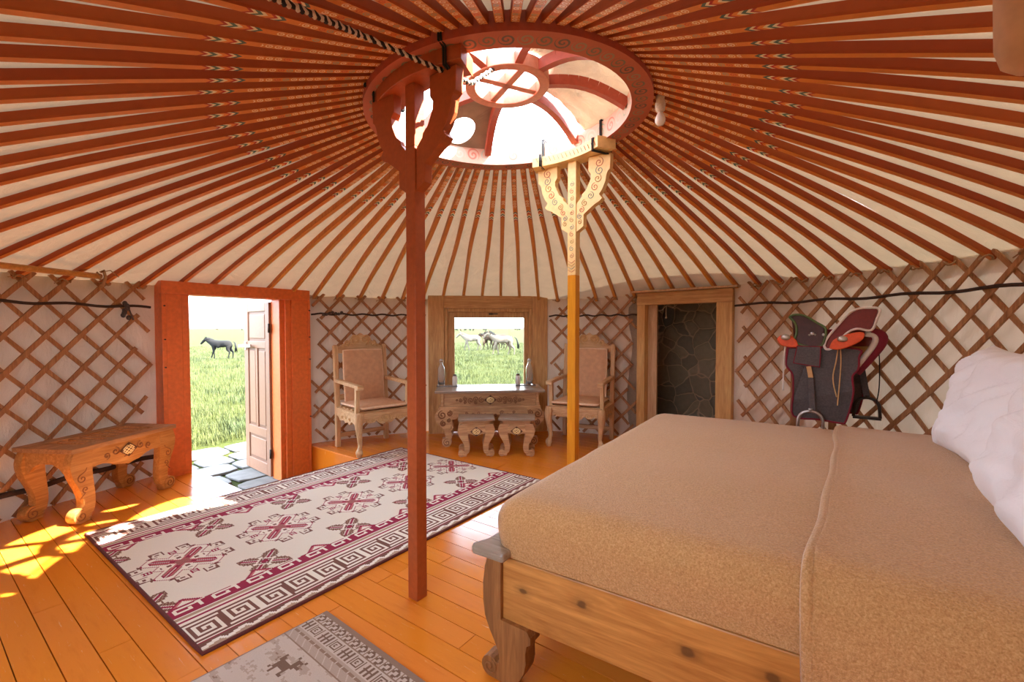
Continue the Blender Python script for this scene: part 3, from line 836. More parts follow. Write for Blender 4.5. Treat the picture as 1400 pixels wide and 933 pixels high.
mb = MB(); mb.box((.80, .063, 1.535), (.05, .014, .02)); mb.box((.83, .055, 1.535), (.12, .014, .012)); mb.build('latch', MT['iron'], wn, .002)

# ------------------------------------------------------------------ pine doorway and the stone room behind it
dv2 = D2[1] - D2[0]; l2 = dv2.length; a2 = atan2(dv2.y, dv2.x)
d2 = empty('door_2', tuple(D2[0]), a2, kind='structure')          # local x right, local y outward
mb = MB(); mb.box((.05, .06, .81), (.10, .12, 1.62)); mb.box((l2 - .08, .06, .81), (.16, .12, 1.62)); mb.build('jamb', MT['pine'], d2, .004)
mb = MB(); mb.box((l2 / 2, .058, 1.69), (l2, .124, .14)); mb.build('header', MT['frame_wood_h'], d2, .004)
mb = MB(); mb.box((.155, .10, .81), (.11, .03, 1.62)); mb.build('inner_board', MT['pine_pale'], d2, .003)
mb = MB(); mb.box((l2 - .172, .10, .81), (.024, .05, 1.62)); mb.build('edge_strip', MT['cloth_white'], d2, .002)
mb = MB(); mb.box((l2 / 2, -.004, 1.775), (l2 + .12, .10, .022)); mb.build('top_ledge', MT['pine_pale'], d2, .003)
def annex(nm, c, s, m):
    mb = MB(); mb.box(c, s); o = mb.build(nm, MT[m], loc=tuple(D2[0]), rz=a2); tag(o, kind='structure')
annex('wall_stone', (.9, 1.0, .95), (3.4, .14, 2.7), 'stone')
annex('wall_annex_left', (-.62, .58, .95), (.08, .7, 2.7), 'annex_plaster')  # unseen sides, front and ceiling close the stone room off from sky light
annex('wall_annex_right', (2.2, .58, .95), (.08, .7, 2.7), 'annex_plaster')
annex('ceiling_annex', (.8, .58, 2.25), (3.0, .98, .06), 'annex_plaster')
annex('floor_annex', (.8, .58, -.06), (3.0, .98, .06), 'dark_ground')
annex('wall_annex_front_left', (-.30, .17, .95), (.62, .06, 2.7), 'annex_plaster')
annex('wall_annex_front_right', (1.66, .17, .95), (1.16, .06, 2.7), 'annex_plaster')
annex('wall_annex_front_top', (.55, .17, 2.03), (1.1, .06, .5), 'annex_plaster')
mb = MB(); b0 = Vector((.32, .09, 1.61)); mb.tube([b0, b0 + Vector((.0, -.01, -.06)), b0 + Vector((.004, -.012, -.13))], .004, 6); mb.ball(b0 + Vector((.004, -.012, -.14)), .012, 6)
mb.tube([b0, b0 + Vector((-.05, 0, -.05)), b0 + Vector((-.1, 0, -.06))], .003, 6); mb.tube([b0, b0 + Vector((.07, 0, -.03)), b0 + Vector((.12, 0, 0))], .003, 6)
tag(mb.build('pull_cord', MT['rope_white'], loc=tuple(D2[0]), rz=a2), 'thin white cord hanging in the top of the pine doorway', 'cord')

# ------------------------------------------------------------------ striped rope, bulb, tan tip
def twist(pts, rad, turns):
    P = [Vector(p) for p in pts]; mb = MB(); n = 120; out = [[], []]
    seg = [0]
    for a, b in zip(P, P[1:]): seg.append(seg[-1] + (b - a).length)
    for i in range(n + 1):
        s = seg[-1] * i / n
        k = max(j for j in range(len(P) - 1) if seg[j] <= s + 1e-9); t = (s - seg[k]) / (seg[k + 1] - seg[k])
        p = P[k].lerp(P[k + 1], t); d = (P[k + 1] - P[k]).normalized(); a = d.cross(Vector((0, 0, 1))).normalized(); b = d.cross(a)
        for q in (0, 1):
            an = 2 * pi * turns * i / n + pi * q
            out[q].append(p + (a * cos(an) + b * sin(an)) * rad * .62)
    mb.tube(out[0], rad * .72, 8, 0); mb.tube(out[1], rad * .72, 8, 1)
    return mb
mb = twist([(-.76, .95, 2.14), (-.66, 1.42, 2.335), (-.58, 1.80, 2.49), (-.266, 2.16, 2.53), (-.208, 2.35, 2.60), (-.085, 2.65, 2.855)], .0105, 46)
tag(mb.build('striped_rope', [MT['black_cord'], MT['rope_white']]), 'black and white twisted rope slung from the crown ring to the roof', 'rope')
bl = empty('light_bulb', (.845, 2.62, 2.56), 0, 'bare white light bulb hanging at the right of the crown ring', 'light bulb')
mb = MB(); mb.lathe([(0, -.055), (.018, -.05), (.028, -.035), (.030, -.02), (.022, .005), (.014, .02), (.013, .03)], n=16); mb.build('bulb', MT['bulb'], bl)
mb = MB(); mb.lathe([(.016, .022), (.026, .03), (.03, .06), (.024, .09), (.03, .11), (0, .12)], n=12); mb.build('wrapped_socket', MT['rope_white'], bl)
mb = MB(); mb.tube([(0, 0, .11), (-.02, .01, .13), (-.06, .03, .12), (-.1, .05, .13)], .005, 6); mb.build('wire', MT['black_cord'], bl)
mb = MB(); q = Vector((.915, .80, 1.80))  # unidentified tan shape, built as a soft rounded tip
prof = [(0, 0), (.03, .004), (.048, .02), (.056, .05), (.058, .12), (.060, .2), (.064, .40)]
mb.lathe(prof, n=24)
tag(mb.build('tan_tip', MT['leather'], loc=tuple(q)), 'soft tan rounded tip hanging down in the upper right corner', 'hanging')
MT['knot_dark'] = plain('dark_inlay_wood', (92, 58, 34), .6, .1, 60, .1)
# ------------------------------------------------------------------ carved legs and scrolls
def crom(pts, n=5):
    out = []
    P = [pts[0]] + list(pts) + [pts[-1]]
    for i in range(1, len(P) - 2):
        for k in range(n):
            t = k / n
            out.append(tuple(.5 * (2 * b + (c - a) * t + (2 * a - 5 * b + 4 * c - d) * t * t + (3 * b - a - 3 * c + d) * t ** 3) for a, b, c, d in zip(P[i - 1], P[i], P[i + 1], P[i + 2])))
    out.append(tuple(pts[-1])); return out
def scroll_leg(mb, base, ux, uy, h, w, t, foot=.05, out=1, face=-1, carve=1, sway=1.0, relief=True):
    """S-shaped leg: profile in the (ux, z) plane, thickness t along uy, scroll foot turned to +ux*out"""
    base = Vector(base); ux = Vector(ux) * out; uy = Vector(uy)
    sp = crom([(0.0, h, .50), (.014 * sway, h * .84, .58), (.006 * sway, h * .66, .52), (-.022 * sway, h * .45, .38), (-.034 * sway, h * .28, .32), (-.022 * sway, h * .14, .34), (.004, foot * .9, .40)], 4)
    L = [(u - hw * w, z) for u, z, hw in sp]; Rr = [(u + hw * w, z) for u, z, hw in sp]
    L = L[:-1] + [(sp[-1][0] - .3 * w, .004)]; Rr = Rr[:-1] + [(sp[-1][0] + .2 * w, .01)]
    F = lambda u, z, k: base + ux * u + uy * k + Vector((0, 0, z))
    mb.prism(L + Rr[::-1], t, F, smooth=True)
    c = (.024, foot); n = 18
    mb.prism([(c[0] + foot * cos(2 * pi * i / n), c[1] + foot * sin(2 * pi * i / n)) for i in range(n)], t * 1.14, F, smooth=True)
    for fs in (-1, 1):
        mb.spiral(lambda u, z: F(u, z, fs * t * .58), c, foot * .8, 1.5, .0038, -1, pi * .6, carve)
    if relief:
        k = face * t * .5
        mb.spiral(lambda u, z: F(u, z, k), (.012, h * .62), w * .27, 1.3, .0042, -1, pi * .5, carve, tail=[(-.02, h * .76), (-.012, h * .72)])
        mb.spiral(lambda u, z: F(u, z, k), (-.008, h * .46), w * .18, 1.2, .004, 1, -pi * .5, carve, tail=[(.03, h * .34), (.015, h * .37)])
def knot(mb, F, c, s, m=0, r=.0035, back=1):
    """endless knot: woven strands inside a dark diamond inlay"""
    a, b = s * 1.3, s
    G = lambda p, q: F(c[0] + (p - q) * a / 2, c[1] + (p + q) * b / 2)
    mb.add([G(1.12, 1.12), G(1.12, -1.12), G(-1.12, -1.12), G(-1.12, 1.12)], [(0, 1, 2, 3)], back)
    for k in (-.5, 0, .5):
        e = .82 if k else .95
        mb.tube([G(k, -e), G(k, e)], r, 5, m); mb.tube([G(-e, k), G(e, k)], r, 5, m)
    for p in (-.82, .82): mb.tube([G(p, -.5), G(p, .5)], r, 5, m); mb.tube([G(-.5, p), G(.5, p)], r, 5, m)
def scroll_band(mb, F, c, L, H, m=0, rad=.005, n=4, taper=True):
    """a symmetric band of carved cloud scrolls"""
    for sg in (-1, 1):
        for i in range(n):
            x = (i + .5) / n; r = H * .48 * ((1 - .45 * x) if taper else 1)
            mb.spiral(lambda u, v: F(u, v), (c[0] + sg * L * .5 * x, c[1] + (H * .12 if i % 2 else -H * .1)), r, 1.3, rad, sg * (1 if i % 2 else -1), pi / 2 if i % 2 else -pi / 2, m)

# ------------------------------------------------------------------ slatted bench
bench = empty('bench', (-3.15, 3.47, 0), atan2(.99, .11), 'low carved wooden bench with slatted top against the left lattice', 'bench')
# local x along the length (away from the camera), local -y faces the room
L, D, H = .83, .47, .53
for y in (-D / 2 + .045, D / 2 - .045):
    mb = MB(); mb.box((0, y, H - .016), (L, .09, .032)); mb.build('top_rail', MT['bench_top'], bench, .004)
for x in (-L / 2 + .055, L / 2 - .055):
    mb = MB(); mb.box((x, 0, H - .017), (.11, D - .18, .032)); mb.build('top_rail', MT['bench_top'], bench, .004)
for i in range(8):
    mb = MB(); mb.box((-L / 2 + .155 + i * (L - .31) / 7, 0, H - .022), (.036, D - .16, .022)); mb.build('slat', MT['bench_top'], bench, .003)
Fy = lambda y: (lambda u, w, k=0.0: Vector((u, y + k, w)))
Fx = lambda x: (lambda u, w, k=0.0: Vector((x + k, u, w)))
ap = [(-.30, H - .032), (.30, H - .032), (.30, H - .15)] + [(u, H - .032 - d) for u, d in ((.25, .13), (.20, .125), (.15, .135), (.09, .165), (.05, .17), (0, .185), (-.05, .17), (-.09, .165), (-.15, .135), (-.20, .125), (-.25, .13))] + [(-.30, H - .15)]
for y, fc in ((-D / 2 + .035, -1), (D / 2 - .035, 1)):
    mb = MB(); mb.prism(ap, .03, Fy(y))
    if fc < 0:
        scroll_band(mb, lambda u, w: Vector((u, y - .016, w)), (0, H - .105), .40, .085, 1, .0052, 3)
    a = mb.build('apron', [MT['bench_wood'], MT['carve_bench']], bench, .003)
    if fc < 0:
        mb = MB(); knot(mb, lambda u, w: Vector((u, y - .020, w)), (0, H - .105), .050, 0, .0048); tag(mb.build('knot_emblem', [MT['gold'], MT['knot_dark']], a), 'pale endless knot carving')
ap2 = [(-.17, H - .032), (.17, H - .032), (.17, H - .19), (.13, H - .175), (.10, H - .14), (.05, H - .115), (-.05, H - .115), (-.10, H - .14), (-.13, H - .175), (-.17, H - .19)]
for x in (-L / 2 + .035, L / 2 - .035):
    mb = MB(); mb.prism(ap2, .026, Fx(x)); mb.build('side_apron', MT['bench_wood'], bench, .003)
for sx in (-1, 1):
    for sy in (-1, 1):
        mb = MB(); scroll_leg(mb, (sx * (L / 2 - .085), sy * (D / 2 - .045), 0), (1, 0, 0), (0, 1, 0), H - .033, .125, .06, .052, sx, -1 if sy < 0 else 1)
        mb.build('leg', [MT['bench_wood'], MT['carve_bench']], bench, .003)

# ------------------------------------------------------------------ armchairs
def make_chair(loc, rz, label):
    r = empty('armchair', loc, rz, label, 'armchair', 'carved armchairs')
    w, dp, sh = .66, .66, .46
    for sx in (-1, 1):
        mb = MB(); x = sx * (w / 2 - .035)
        mb.bar((x, dp / 2 - .03, 0), (x, dp / 2 - .03, sh), .05, .06, 0, (0, 1, 0)); mb.bar((x, dp / 2 - .03, sh - .01), (x, dp / 2 + .03, 1.13), .05, .055, 0, (0, 1, 0))
        mb.tube([(x - .025, dp / 2 + .03, 1.13), (x + .025, dp / 2 + .03, 1.13)], .028, 10)
        mb.build('back_post', MT['wood_y'], r, .006)
        mb = MB(); sp = crom([(0, sh - .01, .045), (.012, sh - .10, .044), (.004, sh * .55, .032), (-.008, sh * .3, .024), (-.004, .10, .022), (.008, .05, .034), (.006, .0, .024)], 4)
        mb.tube([(x + sx * u, -dp / 2 + .04 - u, z) for u, z, q in sp], [q for _, _, q in sp], 10)
        mb.ball((x + sx * .008, -dp / 2 + .03, .05), (.036, .04, .045), 7)
        mb.build('leg', MT['wood_y'], r)
        a = MB(); a.bar((x, dp / 2 + .0, .755), (x, -dp / 2 + .05, .735), .062, .038); a.box((x, -dp / 2 + .03, .728), (.072, .06, .048)); a.build('armrest', MT['pale_wood'], r, .008)
        a = MB(); a.bar((x, -dp / 2 + .10, sh - .01), (x, -dp / 2 + .09, .73), .042, .045, 0, (0, 1, 0)); a.build('arm_support', MT['wood_y'], r, .005)
        a = MB(); pr = [(-dp / 2 + .05, sh - .005), (dp / 2 - .05, sh - .005), (dp / 2 - .05, sh - .09), (dp / 2 - .12, sh - .10), (dp / 2 - .16, sh - .135), (.06, sh - .12), (.02, sh - .145), (-.04, sh - .125), (-.09, sh - .15), (-.15, sh - .11), (-dp / 2 + .08, sh - .13), (-dp / 2 + .05, sh - .13)]
        a.prism(pr, .028, Fx(x + sx * .012))
        for i in range(3): a.spiral(lambda u, v: Vector((x + sx * .028, u, v)), (-.10 + i * .10, sh - .085), .026, 1.2, .004, 1 if i % 2 else -1, 0, 1)
        a.build('side_apron', [MT['pale_wood'], MT['carve_light']], r, .004)
    a = MB(); a.box((0, 0, sh - .022), (w - .05, dp - .04, .04)); a.build('seat_frame', MT['pale_wood'], r, .006)
    for i in range(6):
        a = MB(); a.box((0, -.25 + i * .1, sh + .003), (w - .10, .05, .012)); a.build('seat_slat', MT['pale_wood'], r, .003)
    a = MB(); q = []
    for i in range(25):
        u = -1 + i / 12; q.append((u * (w / 2 - .06), sh - .09 - .028 * abs(sin(u * 7.5)) - .035 * max(0, 1 - abs(u) * 2.2)))
    a.prism([(-(w / 2 - .06), sh - .005)] + q + [(w / 2 - .06, sh - .005)], .03, Fy(-dp / 2 + .045))
    for sg in (-1, 1):
        for i in range(3): a.spiral(lambda u, v: Vector((u, -dp / 2 + .029, v)), (sg * (.07 + i * .07), sh - .088), .026, 1.3, .004, sg, 0, 1)
    fa = a.build('front_apron', [MT['pale_wood'], MT['carve_light']], r, .004)
    a = MB(); F = lambda u, v: Vector((u, -dp / 2 + .024, v))
    a.tube([F(.05 * cos(2 * pi * i / 16), sh - .075 + .042 * sin(2 * pi * i / 16)) for i in range(16)], .006, 6, 0, closed=True); knot(a, F, (0, sh - .075), .026, 0, .0045)
    a.build('rosette', [MT['carve_light'], MT['pale_wood']], fa)
    a = MB(); a.bar((-(w / 2 - .06), dp / 2 - .03, .13), (w / 2 - .06, dp / 2 - .03, .13), .03, .05); a.build('stretcher', MT['pale_wood'], r, .004)
    a = MB(); a.bar((-(w / 2 - .06), dp / 2 + .028, 1.10), (w / 2 - .06, dp / 2 + .028, 1.10), .04, .08); a.bar((-(w / 2 - .06), dp / 2 - .02, .56), (w / 2 - .06, dp / 2 - .02, .56), .035, .06)
    for i in (-1, 0, 1): a.bar((i * .15, dp / 2 - .01, .56), (i * .15, dp / 2 + .03, 1.08), .06, .014, 0, (0, 1, 0))
    a.build('backrest_frame', MT['pale_wood'], r, .005)
    a = MB(); F = lambda u, v, k=0: Vector((u, dp / 2 + .02 + k, v))
    cr = [(-.23, 1.13), (.23, 1.13), (.235, 1.15), (.19, 1.175), (.165, 1.20), (.135, 1.205), (.115, 1.245), (.08, 1.275), (.045, 1.265), (0, 1.295)]
    cr += [(-u, v) for u, v in cr[2:-1][::-1]]
    a.prism(cr, .024, F)
    for sg in (-1, 1):
        a.spiral(lambda u, v: F(u, v, -.014), (sg * .062, 1.215), .060, 1.7, .0125, sg, -pi / 2, 1)
        a.spiral(lambda u, v: F(u, v, -.014), (sg * .155, 1.172),   .038, 1.5, .010, -sg, pi / 2, 1)
        a.spiral(lambda u, v: F(u, v, -.014), (sg * .215, 1.148), .018, 1.2, .006, sg, pi / 2, 1)
    a.build('crest', [MT['pale_wood'], MT['carve_light']], r, .003)
    # cushions
    def cushion(nm, c, sx, sy, sz, tilt):
        a = MB(); nu = 16
        R = Matrix.Rotation(tilt, 3, 'X')
        def P(side):
            def f(i, j):
                u = -1 + 2 * i / nu; v = -1 + 2 * j / nu
                e = (max(0, 1 - abs(u) ** 6) * max(0, 1 - abs(v) ** 6)) ** .5
                bow = 1 - .02 * (abs(u) * abs(v))
                return R @ Vector((u * sx * bow, v * sy * bow, side * sz * (.35 + .65 * e) + .006 * noise.noise(Vector((u * 2, v * 2, side))))) + Vector(c)
            return f
        a.grid(P(1), nu, nu); a.grid(P(-1), nu, nu)
        ed = []
        for i in range(nu): ed.append((-1 + 2 * i / nu, -1))
        for i in range(nu): ed.append((1, -1 + 2 * i / nu))
        for i in range(nu): ed.append((1 - 2 * i / nu, 1))
        for i in range(nu): ed.append((-1, 1 - 2 * i / nu))
        o = a.build(nm, MT['leather'], r)
        pp = [R @ Vector((u * sx * (1 - .02 * abs(u * v)), v * sy * (1 - .02 * abs(u * v)), 0)) + Vector(c) for u, v in ed]
        a = MB(); a.tube(pp, sz * .42, 8, 0, closed=True); a.build('piping', MT['leather_edge'], o)
    cushion('back_cushion', (0, dp / 2 - .075, .80), .235, .30, .028, radians(90 - 6))
    cushion('seat_cushion', (0, -.02, sh + .042), .265, .29, .030, radians(-1))
    return r
make_chair((-1.565, 5.113, 0), radians(42), 'carved armchair with tan suede cushions, between red door and window')
make_chair((.82, 5.32, 0), radians(-24), 'carved armchair with tan suede cushions, standing behind the yellow post')

# ------------------------------------------------------------------ carved table
ta = radians(5.0)
tb = empty('carved_table', (-.27, 5.43, 0), ta, 'carved wooden table with grey top standing under the window', 'table')
L, D, H = 1.26, .58, .64
mb = MB(); mb.box((0, 0, H - .014), (L, D, .028)); tp = mb.build('tabletop', MT['table_top'], tb, .006)
yf = -D / 2 + .05
mb = MB(); mb.box((0, .02, H - .115), (L - .18, D - .12, .165)); bd_ = mb.build('drawer_case', MT['table_wood'], tb, .003)
mb = MB()
mb.box((0, yf - .004, H - .035), (L - .16, .03, .014)); mb.box((0, yf - .006, H - .196), (L - .10, .04, .018))
mb.build('case_moulding', MT['table_wood'], tb, .003)
for sg in (-1, 1):
    mb = MB(); mb.prism([(sg * (L / 2 - .085), H - .028), (sg * (L / 2 - .05), H - .03), (sg * (L / 2 - .075), H - .10), (sg * (L / 2 - .055), H - .19), (sg * (L / 2 - .10), H - .19), (sg * (L / 2 - .10), H - .028)], D - .10, Fy(.0)); mb.build('corner_bracket', MT['table_wood'], tb, .003)
    mb = MB(); F = lambda u, v: Vector((u, yf - .012, v))
    for i, (x, z, q) in enumerate(((.10, 0, .036), (.165, .012, .032), (.165, -.03, .02), (.225, -.006, .034), (.285, .014, .026), (.285, -.026, .018), (.335, -.004, .022), (.38, .0, .012))):
        mb.spiral(F, (sg * x, H - .112 + z), q, 1.5, .006, sg * (1 if i % 2 else -1), pi / 2 * (-1) ** i, 0)
    tag(mb.build('scroll_carving', MT['carve'], bd_), kind=None)
mb = MB(); knot(mb, lambda u, v: Vector((u, yf - .012, v)), (0, H - .112), .050, 0, .0050); mb.build('knot_emblem', [MT['gold'], MT['knot_dark']], bd_)
# apron of cloud scrolls, elephant-head corners
q = [(-L / 2 + .09, H - .205), (L / 2 - .09, H - .205), (L / 2 - .09, H - .34), (.40, H - .33), (.33, H - .275), (.22, H - .30), (.12, H - .275), (.04, H - .30), (0, H - .31), (-.04, H - .30), (-.12, H - .275), (-.22, H - .30), (-.33, H - .275), (-.40, H - .33), (-L / 2 + .09, H - .34)]
mb = MB(); mb.prism(q, .03, Fy(yf + .005))
for sg in (-1, 1):
    F = lambda u, v: Vector((u, yf - .014, v))
    for i, (x, z, qq) in enumerate(((.06, -.285, .02), (.13, -.262, .026), (.20, -.282, .022), (.27, -.258, .018))): mb.spiral(F, (sg * x, H + z), qq, 1.3, .006, sg * (1 if i % 2 else -1), 0, 1)
mb.build('apron', [MT['table_wood'], MT['carve']], tb, .003)
mb = MB(); mb.box((0, D / 2 - .05, H - .26), (L - .2, .03, .12)); mb.build('back_apron', MT['table_wood'], tb, .003)
for sx in (-1, 1):
    for sy in (-1, 1):
        x = sx * (L / 2 - .135); y = sy * (D / 2 - .06); h = H - .205
        mb = MB(); F = lambda u, w, k=0: Vector((x + sx * u, y + k, w))
        sp = crom([(.0, h, .075), (.03, h * .84, .10), (.03, h * .66, .085), (.0, h * .48, .045), (-.022, h * .34, .036), (-.016, h * .22, .036), (.006, .09, .045), (.0, .04, .05)], 4)
        mb.prism([(u - hw, z) for u, z, hw in sp] + [(u + hw, z) for u, z, hw in sp][::-1], .085, F, smooth=True)
        n = 18; c = (.0, .052)
        mb.prism([(c[0] + .052 * cos(2 * pi * i / n), c[1] + .052 * sin(2 * pi * i / n)) for i in range(n)], .096, F, smooth=True)
        for f in (-1, 1): mb.spiral(lambda u, v: F(u, v, f * .049), c, .042, 1.5, .005, -1, pi * .6, 1)
        f = -.045 if sy < 0 else .045
        for i, (u, z, qq) in enumerate(((.05, .84, .05), (-.03, .88, .032), (.04, .62, .034), (-.02, .70, .022))): mb.spiral(lambda a, b: F(a, b, f), (u, h * z), qq, 1.6, .009, 1 if i % 2 else -1, pi / 2, 1)
        mb.tube([F(-.06, h * .60, f), F(-.075, h * .50, f), F(-.045, h * .43, f), F(-.0, h * .46, f)], .012, 8, 0)
        mb.build('leg', [MT['table_wood'], MT['carve']], tb, .003)

# ------------------------------------------------------------------ two stools before the table
def make_stool(loc, rz, label):
    r = empty('stool', loc, rz, label, 'stool', 'small carved stools before the table')
    L, D, H = .385, .30, .40
    mb = MB(); mb.box((0, 0, H - .011), (L, D, .022)); mb.build('stool_top', MT['table_top'], r, .004)
    mb = MB(); mb.box((0, 0, H - .06), (L - .09, D - .08, .078)); mb.build('stool_body', MT['table_wood'], r, .008)
    q = [(-.13, H - .09), (.13, H - .09), (.13, H - .17), (.09, H - .16), (.05, H - .165), (0, H - .185), (-.05, H - .165), (-.09, H - .16), (-.13, H - .17)]
    for sy in (-1, 1):
        mb = MB(); mb.prism(q, .03, Fy(sy * (D / 2 - .035))); ap = mb.build('apron', MT['table_wood'], r, .006)
        if sy < 0:
            mb = MB(); knot(mb, lambda u, v: Vector((u, -D / 2 + .017, v)), (0, H - .135), .046, 0, .0046); mb.build('knot_emblem', [MT['gold'], MT['knot_dark']], ap)
    for sx in (-1, 1):
        mb = MB(); mb.box((sx * (L / 2 - .05), 0, H - .125), (.026, D - .10, .07)); mb.build('side_apron', MT['table_wood'], r, .004)
        for sy in (-1, 1):
            mb = MB(); scroll_leg(mb, (sx * (L / 2 - .062), sy * (D / 2 - .042), 0), (1, 0, 0), (0, 1, 0), H - .06, .088, .062, .036, sx, sy, 0, 1.0, False)
            mb.build('leg', MT['table_wood'], r, .004)
    return r
make_stool((-.385, 4.86, 0), radians(5), 'small carved stool with flat grey top, left of the pair before the table')
make_stool((.055, 4.88, 0), radians(-3), 'small carved stool with flat grey top, right of the pair before the table')

# ------------------------------------------------------------------ things on the table
def on_table(x, y): 
    p = Matrix.Rotation(ta, 3, 'Z') @ Vector((x, y, 0)); return Vector((tb.location.x + p.x, tb.location.y + p.y, H_T))
H_T = .64
def tray(x, y, label):
    p = on_table(x, y); mb = MB(); mb.box((0, 0, .004), (.26, .13, .008)); tag(mb.build('tray', MT['tray'], loc=tuple(p), rz=ta, bevel=.003), label, 'tray')
    return p + Vector((0, 0, .008))
def bottle(p, label):
    r = empty('glass_bottle', tuple(p), 0, label, 'bottle', 'swing-top water bottles')
    mb = MB(); mb.lathe([(0, 0), (.040, 0), (.044, .006), (.044, .19), (.040, .215), (.024, .25), (.016, .268), (.0155, .295), (.018, .297), (.018, .304), (.0125, .304), (.0125, .27), (.021, .249), (.037, .213), (.0405, .19), (.0405, .010), (0, .008)], n=28); mb.build('bottle_body', MT['bottle'], r)
    mb = MB(); mb.lathe([(0, .300), (.012, .302), (.017, .308), (.017, .318), (.010, .326), (0, .328)], n=16); mb.build('stopper', MT['bottle_cap'], r)
    mb = MB(); mb.tube([(-.021, 0, .275), (-.024, -.004, .30), (-.012, -.006, .325), (.012, -.006, .325), (.024, -.004, .30), (.021, 0, .275)], .002, 6)
    mb.tube([(.0185 * cos(2 * pi * i / 14), .0185 * sin(2 * pi * i / 14), .278) for i in range(14)], .002, 6, 0, closed=True); mb.build('wire_bail', MT['steel'], r)
def jar(p, label):
    r = empty('small_jar', tuple(p), 0, label, 'jar', 'small pale jars on the table')
    mb = MB(); mb.lathe([(0, 0), (.028, 0), (.030, .004), (.030, .095), (.026, .108), (.018, .114), (.018, .12)], n=20); mb.build('jar_body', MT['porcelain'], r)
    mb = MB(); mb.lathe([(.021, .116), (.021, .134), (0, .136)], n=16); mb.build('lid', MT['black'], r)
p = tray(-.51, .17, 'dark flat tray under the bottle at the left end of the table'); bottle(p + Vector((-.075, 0, 0)), 'clear swing-top glass bottle at the left end of the table'); jar(p + Vector((.09, 0, 0)), 'small pale jar with black lid right of the left bottle')
p = tray(.45, .17, 'dark flat tray under the bottle at the right end of the table'); bottle(p + Vector((.05, .0, 0)), 'clear swing-top glass bottle at the right end of the table'); jar(p + Vector((-.09, 0, 0)), 'small pale jar with black lid left of the right bottle')

# ------------------------------------------------------------------ rugs
C_CREAM, C_BROWN, C_TAN, C_CRIM, C_PINK, C_OFF = [lin(c) for c in ((240, 234, 218), (124, 84, 74), (184, 156, 132), (158, 34, 74), (204, 116, 120), (246, 240, 226))]
def rug_mesh(name, na, nb, cell, pix, loc, rz, mat, label, thick=.010, bind=None, round_bind=.009):
    """pix(i, j) -> colour of the weave cell; local x = i * cell, y = j * cell"""
    me = bpy.data.meshes.new('pile'); vs = []; fs = []
    for i in range(na + 1):
        for j in range(nb + 1):
            z = thick + .0016 * noise.noise(Vector((i * cell * 3, j * cell * 3, 2)))
            vs.append((i * cell, j * cell, z))
    for i in range(na):
        for j in range(nb): q = i * (nb + 1) + j; fs.append((q, q + nb + 1, q + nb + 2, q + 1))
    k = len(vs); w, h = na * cell, nb * cell
    vs += [(0, 0, 0), (w, 0, 0), (w, h, 0), (0, h, 0), (0, 0, thick), (w, 0, thick), (w, h, thick), (0, h, thick)]
    fs += [(k + 3, k + 2, k + 1, k), (k, k + 1, k + 5, k + 4), (k + 1, k + 2, k + 6, k + 5), (k + 2, k + 3, k + 7, k + 6), (k + 3, k, k + 4, k + 7)]
    me.from_pydata(vs, [], fs); at = me.color_attributes.new('yarn', 'FLOAT_COLOR', 'CORNER')
    cols = []
    for i in range(na):
        for j in range(nb): cols += list(pix(i, j)) * 4
    cols += list(C_TAN) * (4 * 5)
    at.data.foreach_set('color', cols); me.materials.append(MT[mat])
    me.polygons.foreach_set('use_smooth', [True] * na * nb + [False] * 5)
    r = empty(name, loc, rz, label, 'rug')
    o = bpy.data.objects.new('pile', me); COL.objects.link(o); o.parent = r
    if bind:
        mb = MB(); pts = []
        for (x0, y0), (x1, y1) in (((0, 0), (w, 0)), ((w, 0), (w, h)), ((w, h), (0, h)), ((0, h), (0, 0))):
            for i in range(24): t = i / 24; pts.append((x0 + (x1 - x0) * t, y0 + (y1 - y0) * t, thick * .55))
        mb.tube(pts, round_bind, 8, 0, closed=True); mb.build('binding', MT[bind], r)
    return r
CELL = .0075; NA = int(1.86 / CELL); NB = int(2.625 / CELL)
KEY = ["1111111111111111", "1000000000000001", "1011111111111101", "1010000000000101", "1010111111110101", "1010100000010101", "1010101111010101", "0010101001010100", "1110001001000111"]
def key_cell(u, v, n=11):
    """meander: u along, v across 0..n-1"""
    P = 20; u %= P
    if u < 10:
        g = ["1111111110", "1000000010", "1011111010", "1010001010", "1010101010", "1010111010", "1010000010", "1011111110", "1000000000", "1111111111"]
        return g[min(9, v * 10 // n)][u] == '1'
    g = ["1111111111", "0000000001", "0111111101", "0100000101", "0101110101", "0101010101", "0101000101", "0101111101", "0100000001", "0111111111"]
    return g[min(9, v * 10 // n)][u - 10] == '1'
def in_x(u, v):
    hi, lo = max(u, v), min(u, v)
    return (hi - lo <= 9 and hi <= 22 and u + v <= 38) or u + v <= 19
